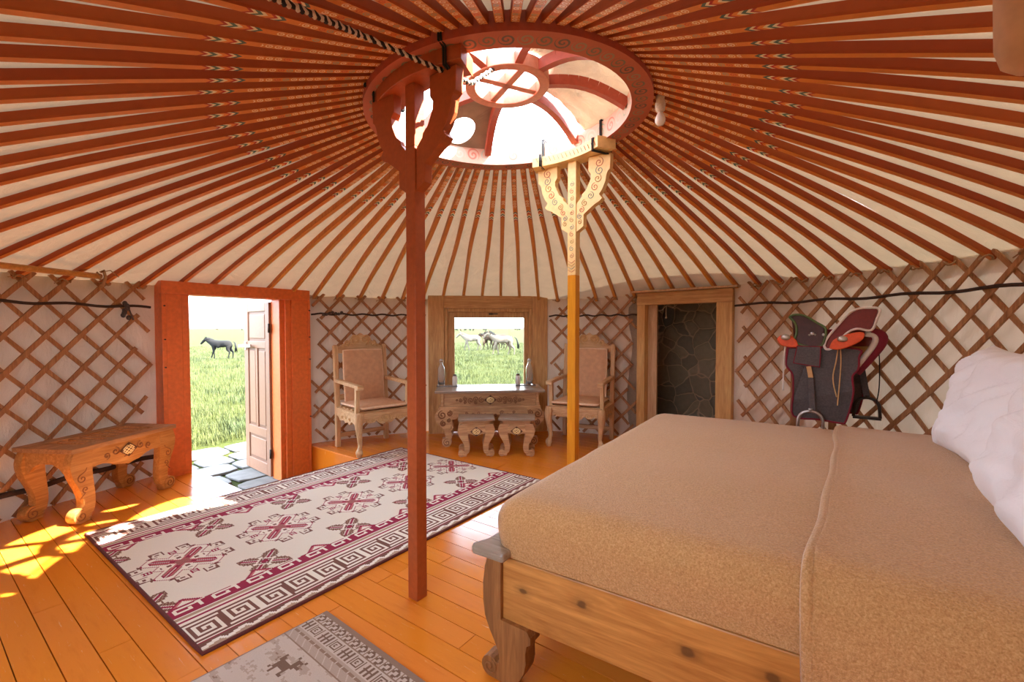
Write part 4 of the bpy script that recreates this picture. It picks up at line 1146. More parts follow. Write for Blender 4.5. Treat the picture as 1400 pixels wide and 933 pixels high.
def big_medal(p, q, s):
    """p, q = cell distances from the centre along a and b"""
    u, v = abs(p), abs(q); lo, hi = min(u, v), max(u, v); dg = hi - lo
    if hi < 5: return C_BROWN if (u + v) % 2 == 0 else C_PINK
    if hi <= 17:
        if dg == 0 and lo > 6: return C_OFF
        if dg <= 2: return C_CRIM
        if dg <= 4: return C_PINK if hi < 17 else C_CRIM
        if dg == 5 and lo > 3: return C_BROWN
    if in_x(u, v):
        if not (in_x(u + 1, v) and in_x(u, v + 1) and (u == 0 or in_x(u - 1, v)) and (v == 0 or in_x(u, v - 1))): return C_CRIM
        if lo < 2 and hi in (8, 9, 10, 14): return C_BROWN
        return C_OFF
    # hooked brown scrolls round the outline
    h1, h2 = hi - 27, lo - 9
    if abs(h1) <= 4 and abs(h2) <= 4:
        m = max(abs(h1), abs(h2))
        if (m == 4 and not (h1 == -4 and h2 < 1)) or (m == 3 and h1 >= 0 and h2 > -3) or (m <= 1 and h1 < 1): return C_BROWN
    if hi == 23 and 13 <= lo <= 15 or hi == 24 and 14 <= lo <= 16: return C_BROWN
    if lo < 3 and 20 <= hi <= 25 and (hi % 2 == 0 or lo == 2): return C_CRIM
    return None
def small_medal(p, q):
    u, v = abs(p), abs(q); lo, hi = min(u, v), max(u, v); dg = hi - lo
    if hi > 14: return None
    if lo < 3 and hi > 9: return None
    if lo < 5 and hi > 11: return None
    if hi == 14 and lo < 8: return None
    if u + v < 3: return C_CRIM
    if u + v in (4, 5): return C_BROWN
    if u + v in (6, 7): return C_OFF
    if dg <= 1 and hi < 13: return C_CRIM
    if dg == 2 and hi < 13: return C_OFF
    if lo < 2 and hi < 9: return C_OFF
    return C_BROWN if (u + 2 * v) % 4 else C_TAN
def rug_pix(i, j):
    e = min(i, NA - 1 - i)                   # cells from the long edge
    if e < 10:                               # running waves
        x = (j % 14) / 14
        wv = 2.2 + 4.6 * (x if x < .75 else (1 - x) * 3)
        if e > 8: return C_CRIM
        return C_TAN if abs(e - wv) > 1.2 and e < wv else (C_OFF if abs(e - wv) <= 1.5 else C_BROWN)
    if e < 13: return C_OFF if e < 11 else C_BROWN
    if e < 33: return C_OFF if key_cell(j // 1 // 2, (e - 13) // 2, 10) else C_BROWN
    if e < 35: return C_BROWN
    if e < 38: return C_OFF
    if e < 40: return C_CRIM
    if e < 42: return C_OFF
    if e < 45: return C_TAN
    if e < 46: return C_OFF
    if e < 58:                               # crimson fret
        k = e - 46; x = j % 22
        if k < 2: return C_CRIM
        fret = (k in (4, 5) and 3 < x < 12) or (x in (3, 4) and 4 <= k < 10) or (k in (9, 10) and 3 < x < 18) or (x in (17, 18) and 3 < k <= 10) or (x in (11, 12) and 4 <= k < 8)
        return C_OFF if fret else (C_CRIM if k < 11 or x < 16 else C_CREAM)
    tri = 46; x = (j + 12) % tri - tri // 2; k = e - 58
    if k < 9:
        hgt = 9 - abs(x) * .9
        if k < hgt: return C_CRIM if (hgt - k) < 2.2 or k == 0 else (C_PINK if (hgt - k) < 4 else C_OFF)
    ca = NA // 2; per = int(.555 / CELL); j0 = int(.235 / CELL)
    n = round((j - j0) / per); dj = j - j0 - n * per; da = i - ca
    c = big_medal(da, dj, 1)
    if c: return c
    n = round((j - j0 + per / 2) / per); dj = int(j - j0 + per / 2 - n * per)
    for s in (-1, 1):
        c = small_medal(da - s * int(.375 / CELL), dj)
        if c: return c
    return C_CREAM
p = W(-3.97, .738, 0)
rug_mesh('rug', NA, NB, CELL, rug_pix, tuple(p), ANG, 'rug', 'large cream rug with crimson medallions and key-pattern border', .011, 'rug_binding')

G1, G2, G3, G4 = [lin(c) for c in ((206, 192, 178), (150, 126, 108), (122, 98, 82), (184, 166, 150))]
SC = .006; SA, SB = int(1.3 / SC), int(1.15 / SC)
DEER = ["0100010000000", "0011100000000", "0001100000100", "0111100001100", "0001111111100", "0000111111000", "0000111111000", "0000100011000", "0001100010100", "0000000010000"]
def small_pix(i, j):
    e = SA - 1 - i                            # from the short outer edge
    lump = noise.noise(Vector((i * .16, j * .05, 4))) + .5 * noise.noise(Vector((i * .4, j * .3, 9)))
    if j < 1 or j > SB - 2: return G2
    if e < 4: return G2
    if e < 11:
        x = j % 9; k = e - 4
        ring_ = abs(((x - 4) ** 2 + (k - 3) ** 2) ** .5 - 2.6) < .8
        return G3 if ring_ and not (x > 5 and k > 3) else (G2 if x == 8 else G1)
    if e < 12: return G2
    if e < 23:
        x = j % 13; k = e - 12; t = (j // 13) % 2
        if x > 10 or k < 1: return G1
        if k > 9: return G1
        m = max(abs(x - 5), abs(k - 5))
        if t: return G3 if m in (5, 3) or (m == 1 and x > 4) else G1
        return G3 if (x % 4 in (0, 1)) or (k == 5) else G1
    if e < 25: return G4
    if e < 27: return G2 if (j % 7) else G1
    if e < 33: return G4 if (j + e) % 9 else G1
    if e < 34: return G2
    x, k = (e - 38) // 2, (j - (SB - 46)) // 2
    if 0 <= x < 10 and 0 <= k < 13 and DEER[x][k] == '1': return G3
    x, k = (e - 44) // 4, (j - (SB - 128)) // 4
    if 0 <= x < 10 and 0 <= k < 13 and DEER[x][k] == '1' and lump > -.35: return G2
    return G2 if lump > .62 else (G4 if lump > .18 else G1)
RAP = Vector((-.880, 2.118))                 # far corner of the small rug
# the outer band lies along the edge that runs to the right of the apex, so the weave is turned a quarter
xr = Vector((.786, -.618)).normalized()      # along the banded edge
# use the frame x' = perpendicular to the banded edge (towards up-right), y' = along the edge towards the apex
xp = Vector((.618, .786)).normalized(); yp = -xr
org = RAP - xp * SA * SC - yp * SB * SC
rug_mesh('rug', SA, SB, SC, small_pix, (org.x, org.y, 0), atan2(xp.y, xp.x), 'rug', 'small grey-beige rug with deer and squared border in the foreground', .008)
# ------------------------------------------------------------------ bed: x = from the foot towards the pillows, y = away from the camera
BO = Vector((-.07, 1.728, 0)); BA = atan2(-.55, .835)
bed = empty('bed', tuple(BO), BA, 'wide knotty pine bed frame with scroll feet at the right', 'bed')
BL, BW, RT = 1.88, 2.20, .478
for y in (.03, BW - .03):
    mb = MB(); mb.box((BL / 2 + .02, y, RT - .122), (BL - .0, .05, .244)); mb.build('side_rail', MT['bed_wood'], bed, .006)
mb = MB(); mb.box((.03, BW / 2, RT - .13), (.045, BW - .12, .23)); mb.build('footboard', MT['bed_wood'], bed, .006)
mb = MB(); q = [(-.085, -.055), (-.10, -.03), (-.085, .0), (-.07, .04), (-.07, BW - .04), (-.085, BW), (-.10, BW + .03), (-.085, BW + .055), (.06, BW + .055), (.06, -.055)]
mb.prism(q, .034, lambda u, w, k: Vector((u + .02, w, RT + .022 + k))); mb.build('foot_cap', MT['table_top'], bed, .01)
mb = MB(); mb.box((BL + .045, BW / 2, .42), (.05, BW, .84)); mb.build('headboard', MT['bed_wood'], bed, .01)
def bed_leg(x, y, out):
    mb = MB(); F = lambda u, z, k: Vector((x + out * u, y + k, z))
    P = [(-.018, .482), (-.034, .43), (-.043, .36), (-.042, .29), (-.034, .235), (-.014, .19), (.010, .15), (.028, .115), (.034, .085), (.030, .066)]
    P += [(-.010 + .040 * cos(a), .040 + .040 * sin(a)) for a in [radians(40 + 25 * i) for i in range(10)]]
    P += [(.03, .0), (.085, .0), (.12, .03), (.145, .075), (.152, .11), (.150, .15), (.156, .18), (.172, .19), (.172, .215), (.156, .236), (.04, .24), (.04, .482)]
    mb.prism(P, .07, F)
    for f in (-1, 1): mb.spiral(lambda u, v: F(u, v, f * .036), (-.010, .040), .031, 1.4, .005, -1, pi * .4)
    mb.build('leg', MT['bed_dark'], bed, .006)
for x, o in ((.0, 1), (BL + .03, -1)):
    for y in (.022, BW - .022): bed_leg(x, y, o)
# blanket over the mattress
def puff(x, y):
    e = min(1, max(0, min(x, BL - x) / .5)) * min(1, max(0, min(y, BW - y) / .5))
    return .020 * e ** .5 + .010 * noise.noise(Vector((x * 2.2, y * 2.2, 1))) * e
TOP = .695
def blanket():
    mb = MB(); R = .085; lo = Vector((.0, .0, RT + .006)); hi = Vector((BL, BW, TOP)); n = (60, 60, 10)
    il = lo + Vector((R, R, 0)); ih = hi - Vector((R, R, R))
    def S_(p):
        q = Vector((min(max(p.x, il.x), ih.x), min(max(p.y, il.y), ih.y), min(max(p.z, il.z), ih.z)))
        d = p - q
        if d.length > 1e-6: p = q + d.normalized() * R
        w = (p.z - lo.z) / (TOP - lo.z)
        p = p.copy(); p.z += puff(p.x, p.y) * max(0, w) ** 2
        b = .012 * noise.noise(Vector((p.x * 3, p.y * 3, p.z * 4))) * (1 if w > .1 else .3) + .012 * sin(pi * max(0, min(1, w)))
        c = Vector((BL / 2, BW / 2, p.z)); e = p - c
        if w < .95: p += Vector(((1 if e.x > 0 else -1) * b if abs(e.x) > BL / 2 - .12 else 0, (1 if e.y > 0 else -1) * b if abs(e.y) > BW / 2 - .12 else 0, 0))
        return p
    def face(o, u, v, nu, nv):
        mb.grid(lambda i, j: S_(o + u * (i / nu) + v * (j / nv)), nu, nv)
    dx, dy, dz = Vector((BL, 0, 0)), Vector((0, BW, 0)), Vector((0, 0, TOP - lo.z))
    face(lo + dz, dx, dy, 70, 70); face(lo, dx, dz, 70, 16); face(lo + dy, dz, dx, 16, 70); face(lo, dz, dy, 16, 70); face(lo + dx, dy, dz, 70, 16)
    o = mb.build('wool_blanket', MT['wool'], loc=tuple(BO), rz=BA)
    tag(o, 'plain camel wool blanket covering the bed mattress', 'blanket')
blanket()
def throw():
    mb = MB(); x0, x1 = 1.02, BL + .01; R = .10; off = .018
    prof = []
    yb = -off - .014; zb = RT - .045
    for i in range(9): prof.append((yb - .012 * sin(pi * i / 8), zb + (TOP - R - zb) * i / 8))
    for i in range(1, 9): a = pi - pi / 2 * i / 8; prof.append((R - .0 + (R + off + .014) * cos(a), TOP - R + (R + off) * sin(a)))
    for i in range(1, 50): prof.append((R + (BW - 2 * R) * i / 50, TOP + off))
    for i in range(0, 9): a = pi / 2 - pi / 2 * i / 8; prof.append((BW - R + (R + off + .014) * cos(a), TOP - R + (R + off) * sin(a)))
    for i in range(1, 6): prof.append((BW + off + .014, TOP - R - .2 * i / 5))
    nu = 56; nv = len(prof) - 1
    def P(i, j):
        y, z = prof[j]; t = i / nu; x = x0 + (x1 - x0) * t
        x += (.018 * noise.noise(Vector((y * 2.5, 3, z * 2))) + .15 * (y / BW) + .02 * sin(pi * max(0, min(1, y / BW))) ) * (1 - t)
        topw = 1 if z > TOP - .02 else max(0, (z - (TOP - R)) / R)
        z += puff(min(x, BL), min(max(y, 0), BW)) * topw
        lip = .006 * math.exp(-(t / .03) ** 2) + .006 * noise.noise(Vector((x * 4, y * 4, 7)))
        n = Vector((0, 0, 1)) * topw + Vector((0, -1 if y < BW / 2 else 1, 0)) * (1 - topw)
        v = Vector((x, y, z)) + n.normalized() * (lip + .002)
        if j < 9: v.z += .010 * noise.noise(Vector((x * 5, 1, 1))); v.y += .010 * noise.noise(Vector((x * 4, z * 4, 2)))
        return v
    mb.grid(P, nu, nv)
    # rolled fold along the front edge
    mb.tube([P(0, j) + Vector((-.002, 0, 0)) - (Vector((0, 0, 1)) if 9 < j < nv - 8 else Vector((0, -1 if j <= 9 else 1, 0))) * .007 for j in range(nv - 13)], .0095, 8, 0)
    o = mb.build('folded_blanket', MT['wool'], loc=tuple(BO), rz=BA, solid=.016)
    tag(o, 'second camel blanket layer folded across the bed before the pillows', 'blanket')
throw()
def pillow(c, rot, sx, sz, th, seed, label):
    mb = MB(); n = 44
    def P(side):
        def f(i, j):
            u = -1 + 2 * i / n; v = -1 + 2 * j / n
            e = max(0, (1 - abs(u) ** 2.6) * (1 - abs(v) ** 2.6)) ** .5
            px = sx * u * (1 - .10 * (1 - v * v) * u * u); pz = sz * v * (1 - .12 * (1 - u * u) * v * v)
            w = noise.noise(Vector((u * 2.2 + seed, v * 2.2, side))) * .05 + (abs(noise.noise(Vector((u * 3 + v * 3 + seed, (u - v) * .8, side + 3)))) - .2) * .05
            return Vector((px, side * th * e + w * e, pz))
        return f
    mb.grid(P(1), n, n); mb.grid(P(-1), n, n)
    o = mb.build('pillow', MT['linen']); R = Matrix.Translation(Vector(c)) @ Matrix.Rotation(BA, 4, 'Z') @ rot
    o.matrix_world = R; tag(o, label, 'pillow', 'white bed pillows')
# pillows lean on the headboard: local x across the bed, local z up the pillow
def pil(x, y, z, lean, turn, sx, sz, th, seed, label):
    c = BO + Matrix.Rotation(BA, 3, 'Z') @ Vector((x, y, 0)) + Vector((0, 0, z))
    rot = Matrix.Rotation(radians(90 + turn), 4, 'Z') @ Matrix.Rotation(radians(lean), 4, 'X')
    pillow(c, rot, sx, sz, th, seed, label)
pil(1.72, 1.50, .985, 22, 4, .43, .30, .13, 2, 'white pillow leaning at the far side of the bed, half behind another')
pil(1.665, .60, .985, 22, -5, .44, .31, .14, 11, 'white pillow nearest the camera at the right picture edge')

# ------------------------------------------------------------------ saddle on its stand
SO = Vector((2.34, 3.33)); UX = .00129; sa = ANG
def su(cx): return (cx - 466) * .00129
def sz_(cy): return 1.6146 - cy * .001158
sad = empty('saddle', (SO.x, SO.y, 0), sa, 'black leather saddle with red and orange trim standing behind the bed', 'saddle')
def spoly(pts): return [(su(x), sz_(y)) for x, y in pts]
def splate(name, pts, y, t, mat, edge=None, edge_mat=None, er=.008, parent=None, bevel=.004, bulge=0.0, smooth_in=True):
    P = spoly(pts)
    if smooth_in: P = [q[:2] for q in crom([p for p in P] + [P[0]], 4)][:-1]
    mb = MB(); mb.prism(P, t, lambda u, w, k: Vector((u, y + k + bulge * (w - 1.0) ** 2, w)))
    o = mb.build(name, MT[mat], parent or sad, bevel)
    if edge:
        m2 = MB(); m2.tube([Vector((u, y - t / 2 + bulge * (w - 1.0) ** 2, w)) for u, w in P], er, 6, 0, closed=True); tag(m2.build(edge, MT[edge_mat], o), None)
    return o
flap = [(272, 352), (420, 345), (590, 352), (592, 400), (590, 468), (566, 515), (572, 600), (560, 700), (540, 790), (520, 800), (420, 790), (302, 782), (300, 640), (296, 520), (264, 460)]
splate('side_flap', flap, -.20, .012, 'black', 'flap_edging', 'crimson', .007, bulge=.25)
splate('side_flap', [(x + 60, y - 20) for x, y in flap], .20, .012, 'black', 'flap_edging', 'crimson', .007, bulge=-.25)
splate('upper_flap', [(316, 340), (425, 340), (422, 465), (300, 445)], -.222, .010, 'black', 'flap_edging', 'crimson', .005, bulge=.2, smooth_in=False)
# pommel and cantle: bent boards standing across the horse's back
def arch(name, pts, mat, rim, depth=.205):
    P = [q[:2] for q in crom(spoly(pts) + [spoly(pts)[0]], 4)][:-1]; mb = MB(); n = 10
    cx = sum(u for u, w in P) / len(P)
    lay = []
    for i in range(n + 1):
        s = -1 + 2 * i / n; y = depth * s
        # the arch falls away to both sides
        lay.append([Vector((cx + (u - cx) * (1 - .10 * s * s) + .03 * (1 - s * s) * 0, y, w - (.05 * (1 - s * s) * 0) - .10 * max(0, (s + .55)) ** 2)) for u, w in P])
    m = len(P); vs = [p for L in lay for p in L]; fs = []
    for i in range(n):
        for k in range(m): l = (k + 1) % m; fs.append((i * m + k, i * m + l, i * m + m + l, i * m + m + k))
    fs += [tuple(range(m))[::-1], tuple(n * m + k for k in range(m))]
    mb.add(vs, fs, 0, None, True); mb.sm[-1] = mb.sm[-2] = False
    o = mb.build(name, MT[mat], sad)
    m2 = MB(); m2.tube([Vector((u, -depth - .003, w)) for u, w in P], .009, 6, 0, closed=True); m2.build('rim', MT[rim], o)
    return o
arch('pommel', [(276, 158), (300, 145), (345, 150), (405, 195), (445, 232), (440, 300), (425, 335), (385, 346), (330, 330), (302, 305), (312, 260), (305, 200)], 'saddle_dark', 'saddle_green')
arch('cantle', [(440, 335), (452, 290), (490, 225), (535, 155), (575, 118), (630, 110), (672, 120), (662, 175), (640, 240), (580, 232), (535, 262), (480, 345), (450, 355)], 'saddle_red', 'white_trim', .20)
mb = MB(); mb.prism([q[:2] for q in crom(spoly([(318, 262), (400, 232), (520, 235), (520, 300), (440, 345), (340, 330)]) + spoly([(318, 262)]), 4)][:-1], (-.17, .17), lambda u, w, k: Vector((u, k, w - .3 * k * k))); mb.build('seat', MT['crimson'], sad, .01)
for x, y, r in ((385, 262, .013), (437, 268, .011), (372, 270, .008), (398, 268, .008)):
    mb = MB(); mb.ball((su(x), -.209, sz_(y)), (r, .006, r), 7); mb.build('silver_stud', MT['steel'], sad)
splate('front_pad', [(216, 300), (235, 275), (290, 280), (318, 320), (312, 348), (240, 338)], -.19, .06, 'saddle_orange', bevel=.01)
splate('rear_pad', [(462, 350), (480, 300), (530, 268), (590, 250), (612, 262), (600, 300), (545, 340), (500, 356)], -.225, .05, 'saddle_orange', bevel=.012)
for x, y in ((262, 285), (520, 292)):
    mb = MB(); mb.ball((su(x), -.25, sz_(y)), (.03, .014, .022), 8); mb.build('silver_boss', MT['steel'], sad)
mb = MB(); pr = spoly([(640, 262), (680, 275), (680, 320), (640, 400), (600, 470), (585, 500)])
mb.tube([Vector((u, -.12, w)) for u, w in crom(pr, 4)], [.045 * (1 - .5 * i / 21) for i in range(21)], 10); mb.build('rear_roll', MT['crimson'], sad)
mb = MB(); mb.tube([Vector((u - .032, -.152, w)) for u, w in crom(pr[:5], 4)], .018, 8); mb.build('roll_trim', MT['white_trim'], sad)
def sline(name, pts, r, mat, y=-.222):
    mb = MB(); mb.tube([Vector((u, y, w)) for u, w in crom(spoly(pts), 5)], r, 6); return mb.build(name, MT[mat], sad)
sline('thong', [(505, 315), (495, 420), (482, 530), (500, 640)], .0045, 'tan_strap'); sline('thong', [(510, 315), (515, 420), (512, 540), (504, 690)], .0045, 'tan_strap')
sline('thong', [(258, 320), (252, 430), (250, 520), (250, 625)], .006, 'white_trim', -.19); sline('thong', [(270, 330), (262, 400), (262, 460)], .005, 'crimson', -.19)
sline('thong', [(685, 360), (690, 460), (690, 600), (680, 690)], .004, 'black_cord', .1)
mb = MB()
mb.bar(Vector((su(372), -.228, sz_(462))), Vector((su(384), -.232, sz_(535))), .030, .010, 0, (0, 1, 0)); mb.build('stirrup_strap', MT['tan_strap'], sad, .003)
mb = MB(); mb.bar(Vector((su(383), -.232, sz_(530))), Vector((su(394), -.235, sz_(735))), .036, .014, 0, (0, 1, 0)); mb.build('stirrup_leather', MT['black'], sad, .003)
def stirrup(c, y, mat, s=1.0):
    mb = MB(); pts = []
    for i in range(17): a = pi * i / 16; pts.append(Vector((c[0] + .074 * s * cos(a) + 0, y, c[1] + .085 * s * sin(a) ** .8)))
    pts = [Vector((c[0] + .078 * s, y, c[1] - .06 * s))] + pts + [Vector((c[0] - .078 * s, y, c[1] - .06 * s))]
    mb.tube(pts, .011, 8); mb.box((c[0], y, c[1] - .062 * s), (.165 * s, .085, .014)); mb.tube([Vector((c[0], y, c[1] + .085 * s)), Vector((c[0], y, c[1] + .105 * s))], .014, 8)
    mb.build('stirrup', MT[mat], sad, .002)
stirrup((su(385), sz_(810)), -.24, 'steel'); stirrup((su(640), sz_(745)), .16, 'iron', 1.0)
mb = MB(); mb.bar(Vector((su(600), .16, sz_(400))), Vector((su(640), .16, sz_(672))), .04, .014, 0, (0, 1, 0)); mb.build('stirrup_leather', MT['black'], sad, .003)
st = empty('saddle_stand', (SO.x, SO.y, 0), sa, 'wooden stand carrying the saddle, mostly hidden behind the bed', 'stand')
mb = MB(); mb.bar((-.28, 0, 1.17), (.24, 0, 1.17), .10, .10); mb.build('top_bar', MT['pole'], st, .02)
for x in (-.22, .02):
    mb = MB(); mb.bar((x, 0, .04), (x, 0, 1.14), .05, .05, 0, (0, 1, 0)); mb.build('upright', MT['bed_dark'], st, .004)
for x in (-.22, .02):
    mb = MB(); mb.bar((x, -.24, .03), (x, .22, .03), .06, .06); mb.build('foot', MT['bed_dark'], st, .006)

# ------------------------------------------------------------------ outside
mb = MB(); n = 48
def G(i, j):
    a = 2 * pi * i / n; r = [0, 2.9, 3.6, 8, 20, 60, 200, 700, 2400][j]
    return Vector((W0.x + r * cos(a), W0.y + r * sin(a), GROUND - .004 + (0 if r < 9 else .05 * noise.noise(Vector((i, r, 1))))))
mb.grid(G, n, 8)
tag(mb.build('ground', MT['meadow']), kind='structure')
mb = MB(); n = 160
def HL(i, j):
    a = radians(40 + 125 * i / n); r = 1500 + 300 * j
    h = (10 + 42 * max(0, noise.noise(Vector((a * 5, 2, 0))) + .35) + 10 * noise.noise(Vector((a * 22, 5, 0)))) * max(0, min(1, (a - radians(100)) / .35)) + 4
    return Vector((r * cos(a), r * sin(a), GROUND + (0, h, h * .8, 0)[j] ))
mb.grid(HL, n, 3)
tag(mb.build('far_hills', MT['hills']), 'pale hazy line of hills along the horizon', 'hills')
# paving stones in the sunken entrance
rs = random.Random(11); rows = []
a = PIT_A - .02
k = 0
for ri in range(7):
    dep = rs.uniform(.34, .52); b = 1.66 + rs.uniform(-.12, 0) - (0.25 if ri > 2 else 0)
    while b < 2.86 + (.5 if ri > 2 else 0):
        wd = rs.uniform(.32, .62); wd = min(wd, 3.3 - b)
        if ri < 3: wd = min(wd, 2.80 - b)
        if wd < .14: break
        ca, cb = a - dep / 2, b + wd / 2; pts = []
        for i in range(14):
            t = 2 * pi * i / 14; q = (abs(cos(t)) ** 5 + abs(sin(t)) ** 5) ** (-.2)
            pts.append(((dep / 2 - .012) * q * cos(t) * rs.uniform(.93, 1.0), (wd / 2 - .012) * q * sin(t) * rs.uniform(.93, 1.0)))
        if abs(cb - 2.55) < .42 and -4.7 < ca < -4.1: b += wd; continue
        mb = MB(); hz = rs.uniform(.02, .035); mb.prism(pts, (0, hz), lambda u, w, kk: Vector((u, w, kk)))
        o = mb.build('paving_stone', MT['stone_paving'], bevel=.008, loc=tuple(W(ca, cb, GROUND)), rz=ANG)
        place = ('in the sunken entrance' if ri < 3 else 'outside the red door')
        tag(o, 'grey paving slab %s, %s row from the rug, %s from left' % (place, ORD[ri], ORD[len([q for q in rows if q == ri])]), 'paving stone', 'paving stones at the door')
        rows.append(ri); b += wd
    a -= dep
# grass: blades near enough to read
def blades(name, spots, mat, h0, h1, label):
    mb = MB(); vs = []; fs = []
    for (x, y, z, n, sp) in spots:
        for _ in range(n):
            px, py = x + rs.gauss(0, sp), y + rs.gauss(0, sp); h = rs.uniform(h0, h1); a = rs.uniform(0, 2 * pi); l = rs.uniform(.1, .5) * h; w = h * .05
            o = len(vs); dx, dy = cos(a), sin(a)
            vs += [(px - dy * w, py + dx * w, z), (px + dy * w, py - dx * w, z), (px + dx * l * .4 + dy * w * .7, py + dy * l * .4 - dx * w * .7, z + h * .6), (px + dx * l * .4 - dy * w * .7, py + dy * l * .4 + dx * w * .7, z + h * .6), (px + dx * l, py + dy * l, z + h)]
            fs += [(o, o + 1, o + 2, o + 3), (o + 3, o + 2, o + 4)]
    mb.add(vs, fs, 0); return tag(mb.build(name, MT[mat]), label, 'grass', kind='stuff')
sp = []; sp2 = []
for i in range(7500):
    az = rs.choice((rs.uniform(-.74, -.52), rs.uniform(-.15, .05))); r = 6.6 + 44 * rs.random() ** 2
    x, y = r * sin(az), r * cos(az)
    if (Vector((x, y)) - W0).length < 4.0: continue
    q = W(0, 0)
    if -7.4 < x * DV.x + y * DV.y < -3.5 and 1.0 < x * MV.x + y * MV.y < 3.7: continue
    (sp if noise.noise(Vector((x * .8, y * .8, 0))) < .22 else sp2).append((x, y, GROUND, 9, .10))
blades('meadow_grass', sp, 'grass', .05, .13, 'light green meadow grass outside the door and window')
blades('grass_tufts', sp2, 'grass_dark', .08, .19, 'darker green grass tufts in the meadow outside')
sp3 = []
for i in range(70):
    p = W(rs.uniform(-4.55, -4.15), rs.uniform(2.25, 2.75)); sp3.append((p.x, p.y, GROUND, 10, .03))
blades('grass_patch', sp3, 'grass_dark', .03, .10, 'patch of grass between the slabs at the foot of the door leaf')

# ------------------------------------------------------------------ horses
def horse(name, loc, rz, scale, coat, mane, legs, neck, label, group=None, tail=.0):
    """facing local -x; legs: x offset of the four hooves (front near, front far, hind near, hind far); neck: raise of the head"""
    me = bpy.data.meshes.new(name); V = []; E = []; Rr = []
    def ch(pts, root=None):
        last = root
        for x, y, z, r in pts:
            V.append((x, y, z)); Rr.append(r); k = len(V) - 1
            if last is not None: E.append((last, k))
            last = k
        return last
    ch([(.42, 0, 1.03, .235)])                                     # 0 pelvis
    b1 = ch([(.18, 0, .98, .25), (-.12, 0, .95, .26)], 0); c1 = ch([(-.42, 0, .99, .245)], b1)
    ch([(.60, 0, 1.04, .15)], 0)
    n = ch([(-.62, 0, 1.10 + neck * .25, .20), (-.78, 0, 1.22 + neck * .6, .155), (-.90, 0, 1.33 + neck, .12)], c1)
    ch([(-.98, 0, 1.35 + neck, .105), (-1.10, 0, 1.23 + neck, .085), (-1.22, 0, 1.09 + neck, .062), (-1.26, 0, 1.04 + neck, .052)], n)
    for i, s in ((0, 1), (1, -1)):
        f = legs[i]; lift = max(0, -f - .12) * .9
        ch([(-.44, .12 * s, .82, .12), (-.45 + f * .25, .13 * s, .62, .085), (-.46 + f * .55, .13 * s, .42 + lift * .5, .05), (-.44 + f * .9, .13 * s, .20 + lift * .5, .034), (-.45 + f, .13 * s, .09 + lift * .4, .038), (-.48 + f, .13 * s, .02 + lift * .4, .048)], c1)
    for i, s in ((2, 1), (3, -1)):
        f = legs[i]
        ch([(.46, .13 * s, .82, .155), (.40 + f * .2, .14 * s, .62, .12), (.56 + f * .6, .13 * s, .42, .052), (.52 + f * .9, .13 * s, .20, .034), (.50 + f, .13 * s, .09, .038), (.47 + f, .13 * s, .02, .048)], 0)
    me.from_pydata(V, E, []); r = empty(name, loc, rz, label, 'horse', group); r.scale = (scale,) * 3
    o = bpy.data.objects.new('body', me); COL.objects.link(o); o.parent = r; me.materials.append(MT[coat])
    me.skin_vertices or me.attributes
    import bmesh
    bm = bmesh.new(); bm.from_mesh(me); L = bm.verts.layers.skin.verify()
    for v, q in zip(bm.verts, Rr): v[L].radius = (q, q); v[L].use_root = v.index == 0
    bm.to_mesh(me); bm.free()
    q = o.modifiers.new('Skin', 'SKIN'); q.use_smooth_shade = True
    q = o.modifiers.new('Sub', 'SUBSURF'); q.levels = 2; q.render_levels = 2
    mb = MB()
    for s in (-1, 1):
        mb.tube([(-.94, .05 * s, 1.42 + neck), (-.94, .065 * s, 1.50 + neck), (-.96, .066 * s, 1.56 + neck)], [.03, .026, .004], 6)
    mb.build('ear', MT[coat], r)
    mb = MB(); rr = random.Random(len(label))
    for i in range(60):
        t = rr.random(); x = -.88 + .38 * t; z = 1.46 + neck - .20 * t - neck * .65 * t; s = rr.choice((-1, 1)); l = rr.uniform(.10, .24)
        mb.tube([(x, 0, z - .01), (x + .03, .07 * s, z + .03), (x + .06, .12 * s, z - l * .5), (x + .05, .125 * s, z - l)], [.012, .014, .010, .003], 4)
    for i in range(8): mb.tube([(-.93, 0, 1.46 + neck), (-1.03, rr.uniform(-.04, .04), 1.42 + neck), (-1.10, rr.uniform(-.04, .04), 1.31 + neck)], [.012, .012, .003], 4)
    mb.build('mane', MT[mane], r)
    mb = MB()
    for i in range(40):
        y = rr.uniform(-.05, .05); x = rr.uniform(-.03, .05)
        mb.tube([(.70, y * .4, 1.10), (.80 + x * .5 + tail * .4, y * .7, 1.02), (.85 + x + tail, y, .75), (.84 + x * 2 + tail * 1.6, y * 1.4, rr.uniform(.35, .55))], [.02, .022, .018, .003], 4)
    mb.build('tail', MT[mane], r)
    return r
def far(px, py):
    d = 1.70 / ((py - 449.3) / 620); return Vector(((px - 700) / 620 * d, d, GROUND))
horse('horse', tuple(far(303, 491)), radians(8), .86, 'coat_black', 'mane_dark', (-.22, .06, .10, -.06), -.10, 'black horse walking in the meadow seen through the red door', 'horses outside')
GW = 'horses outside'
horse('horse', tuple(far(646, 480)), radians(4), .98, 'coat_white', 'mane_pale', (-.16, .20, -.12, .14), -.06, 'cream white horse leading the herd through the window, leftmost', GW)
horse('horse', tuple(far(672, 478.5)), radians(-6), .98, 'coat_bay', 'mane_dark', (.14, -.18, .10, -.14), -.16, 'brown horse behind the white one in the window', GW)
horse('horse', tuple(far(684, 480.5) + Vector((0, 1.8, 0))), radians(2), 1.02, 'coat_bay', 'mane_dark', (-.2, .12, .16, -.1), .0, 'brown horse half hidden behind the pale dun horse', GW)
horse('horse', tuple(far(688, 486)), radians(6), 1.02, 'coat_dun', 'mane_dark', (.16, -.20, -.16, .18), -.02, 'pale dun horse with dark mane and tail at the window right', GW, .06)
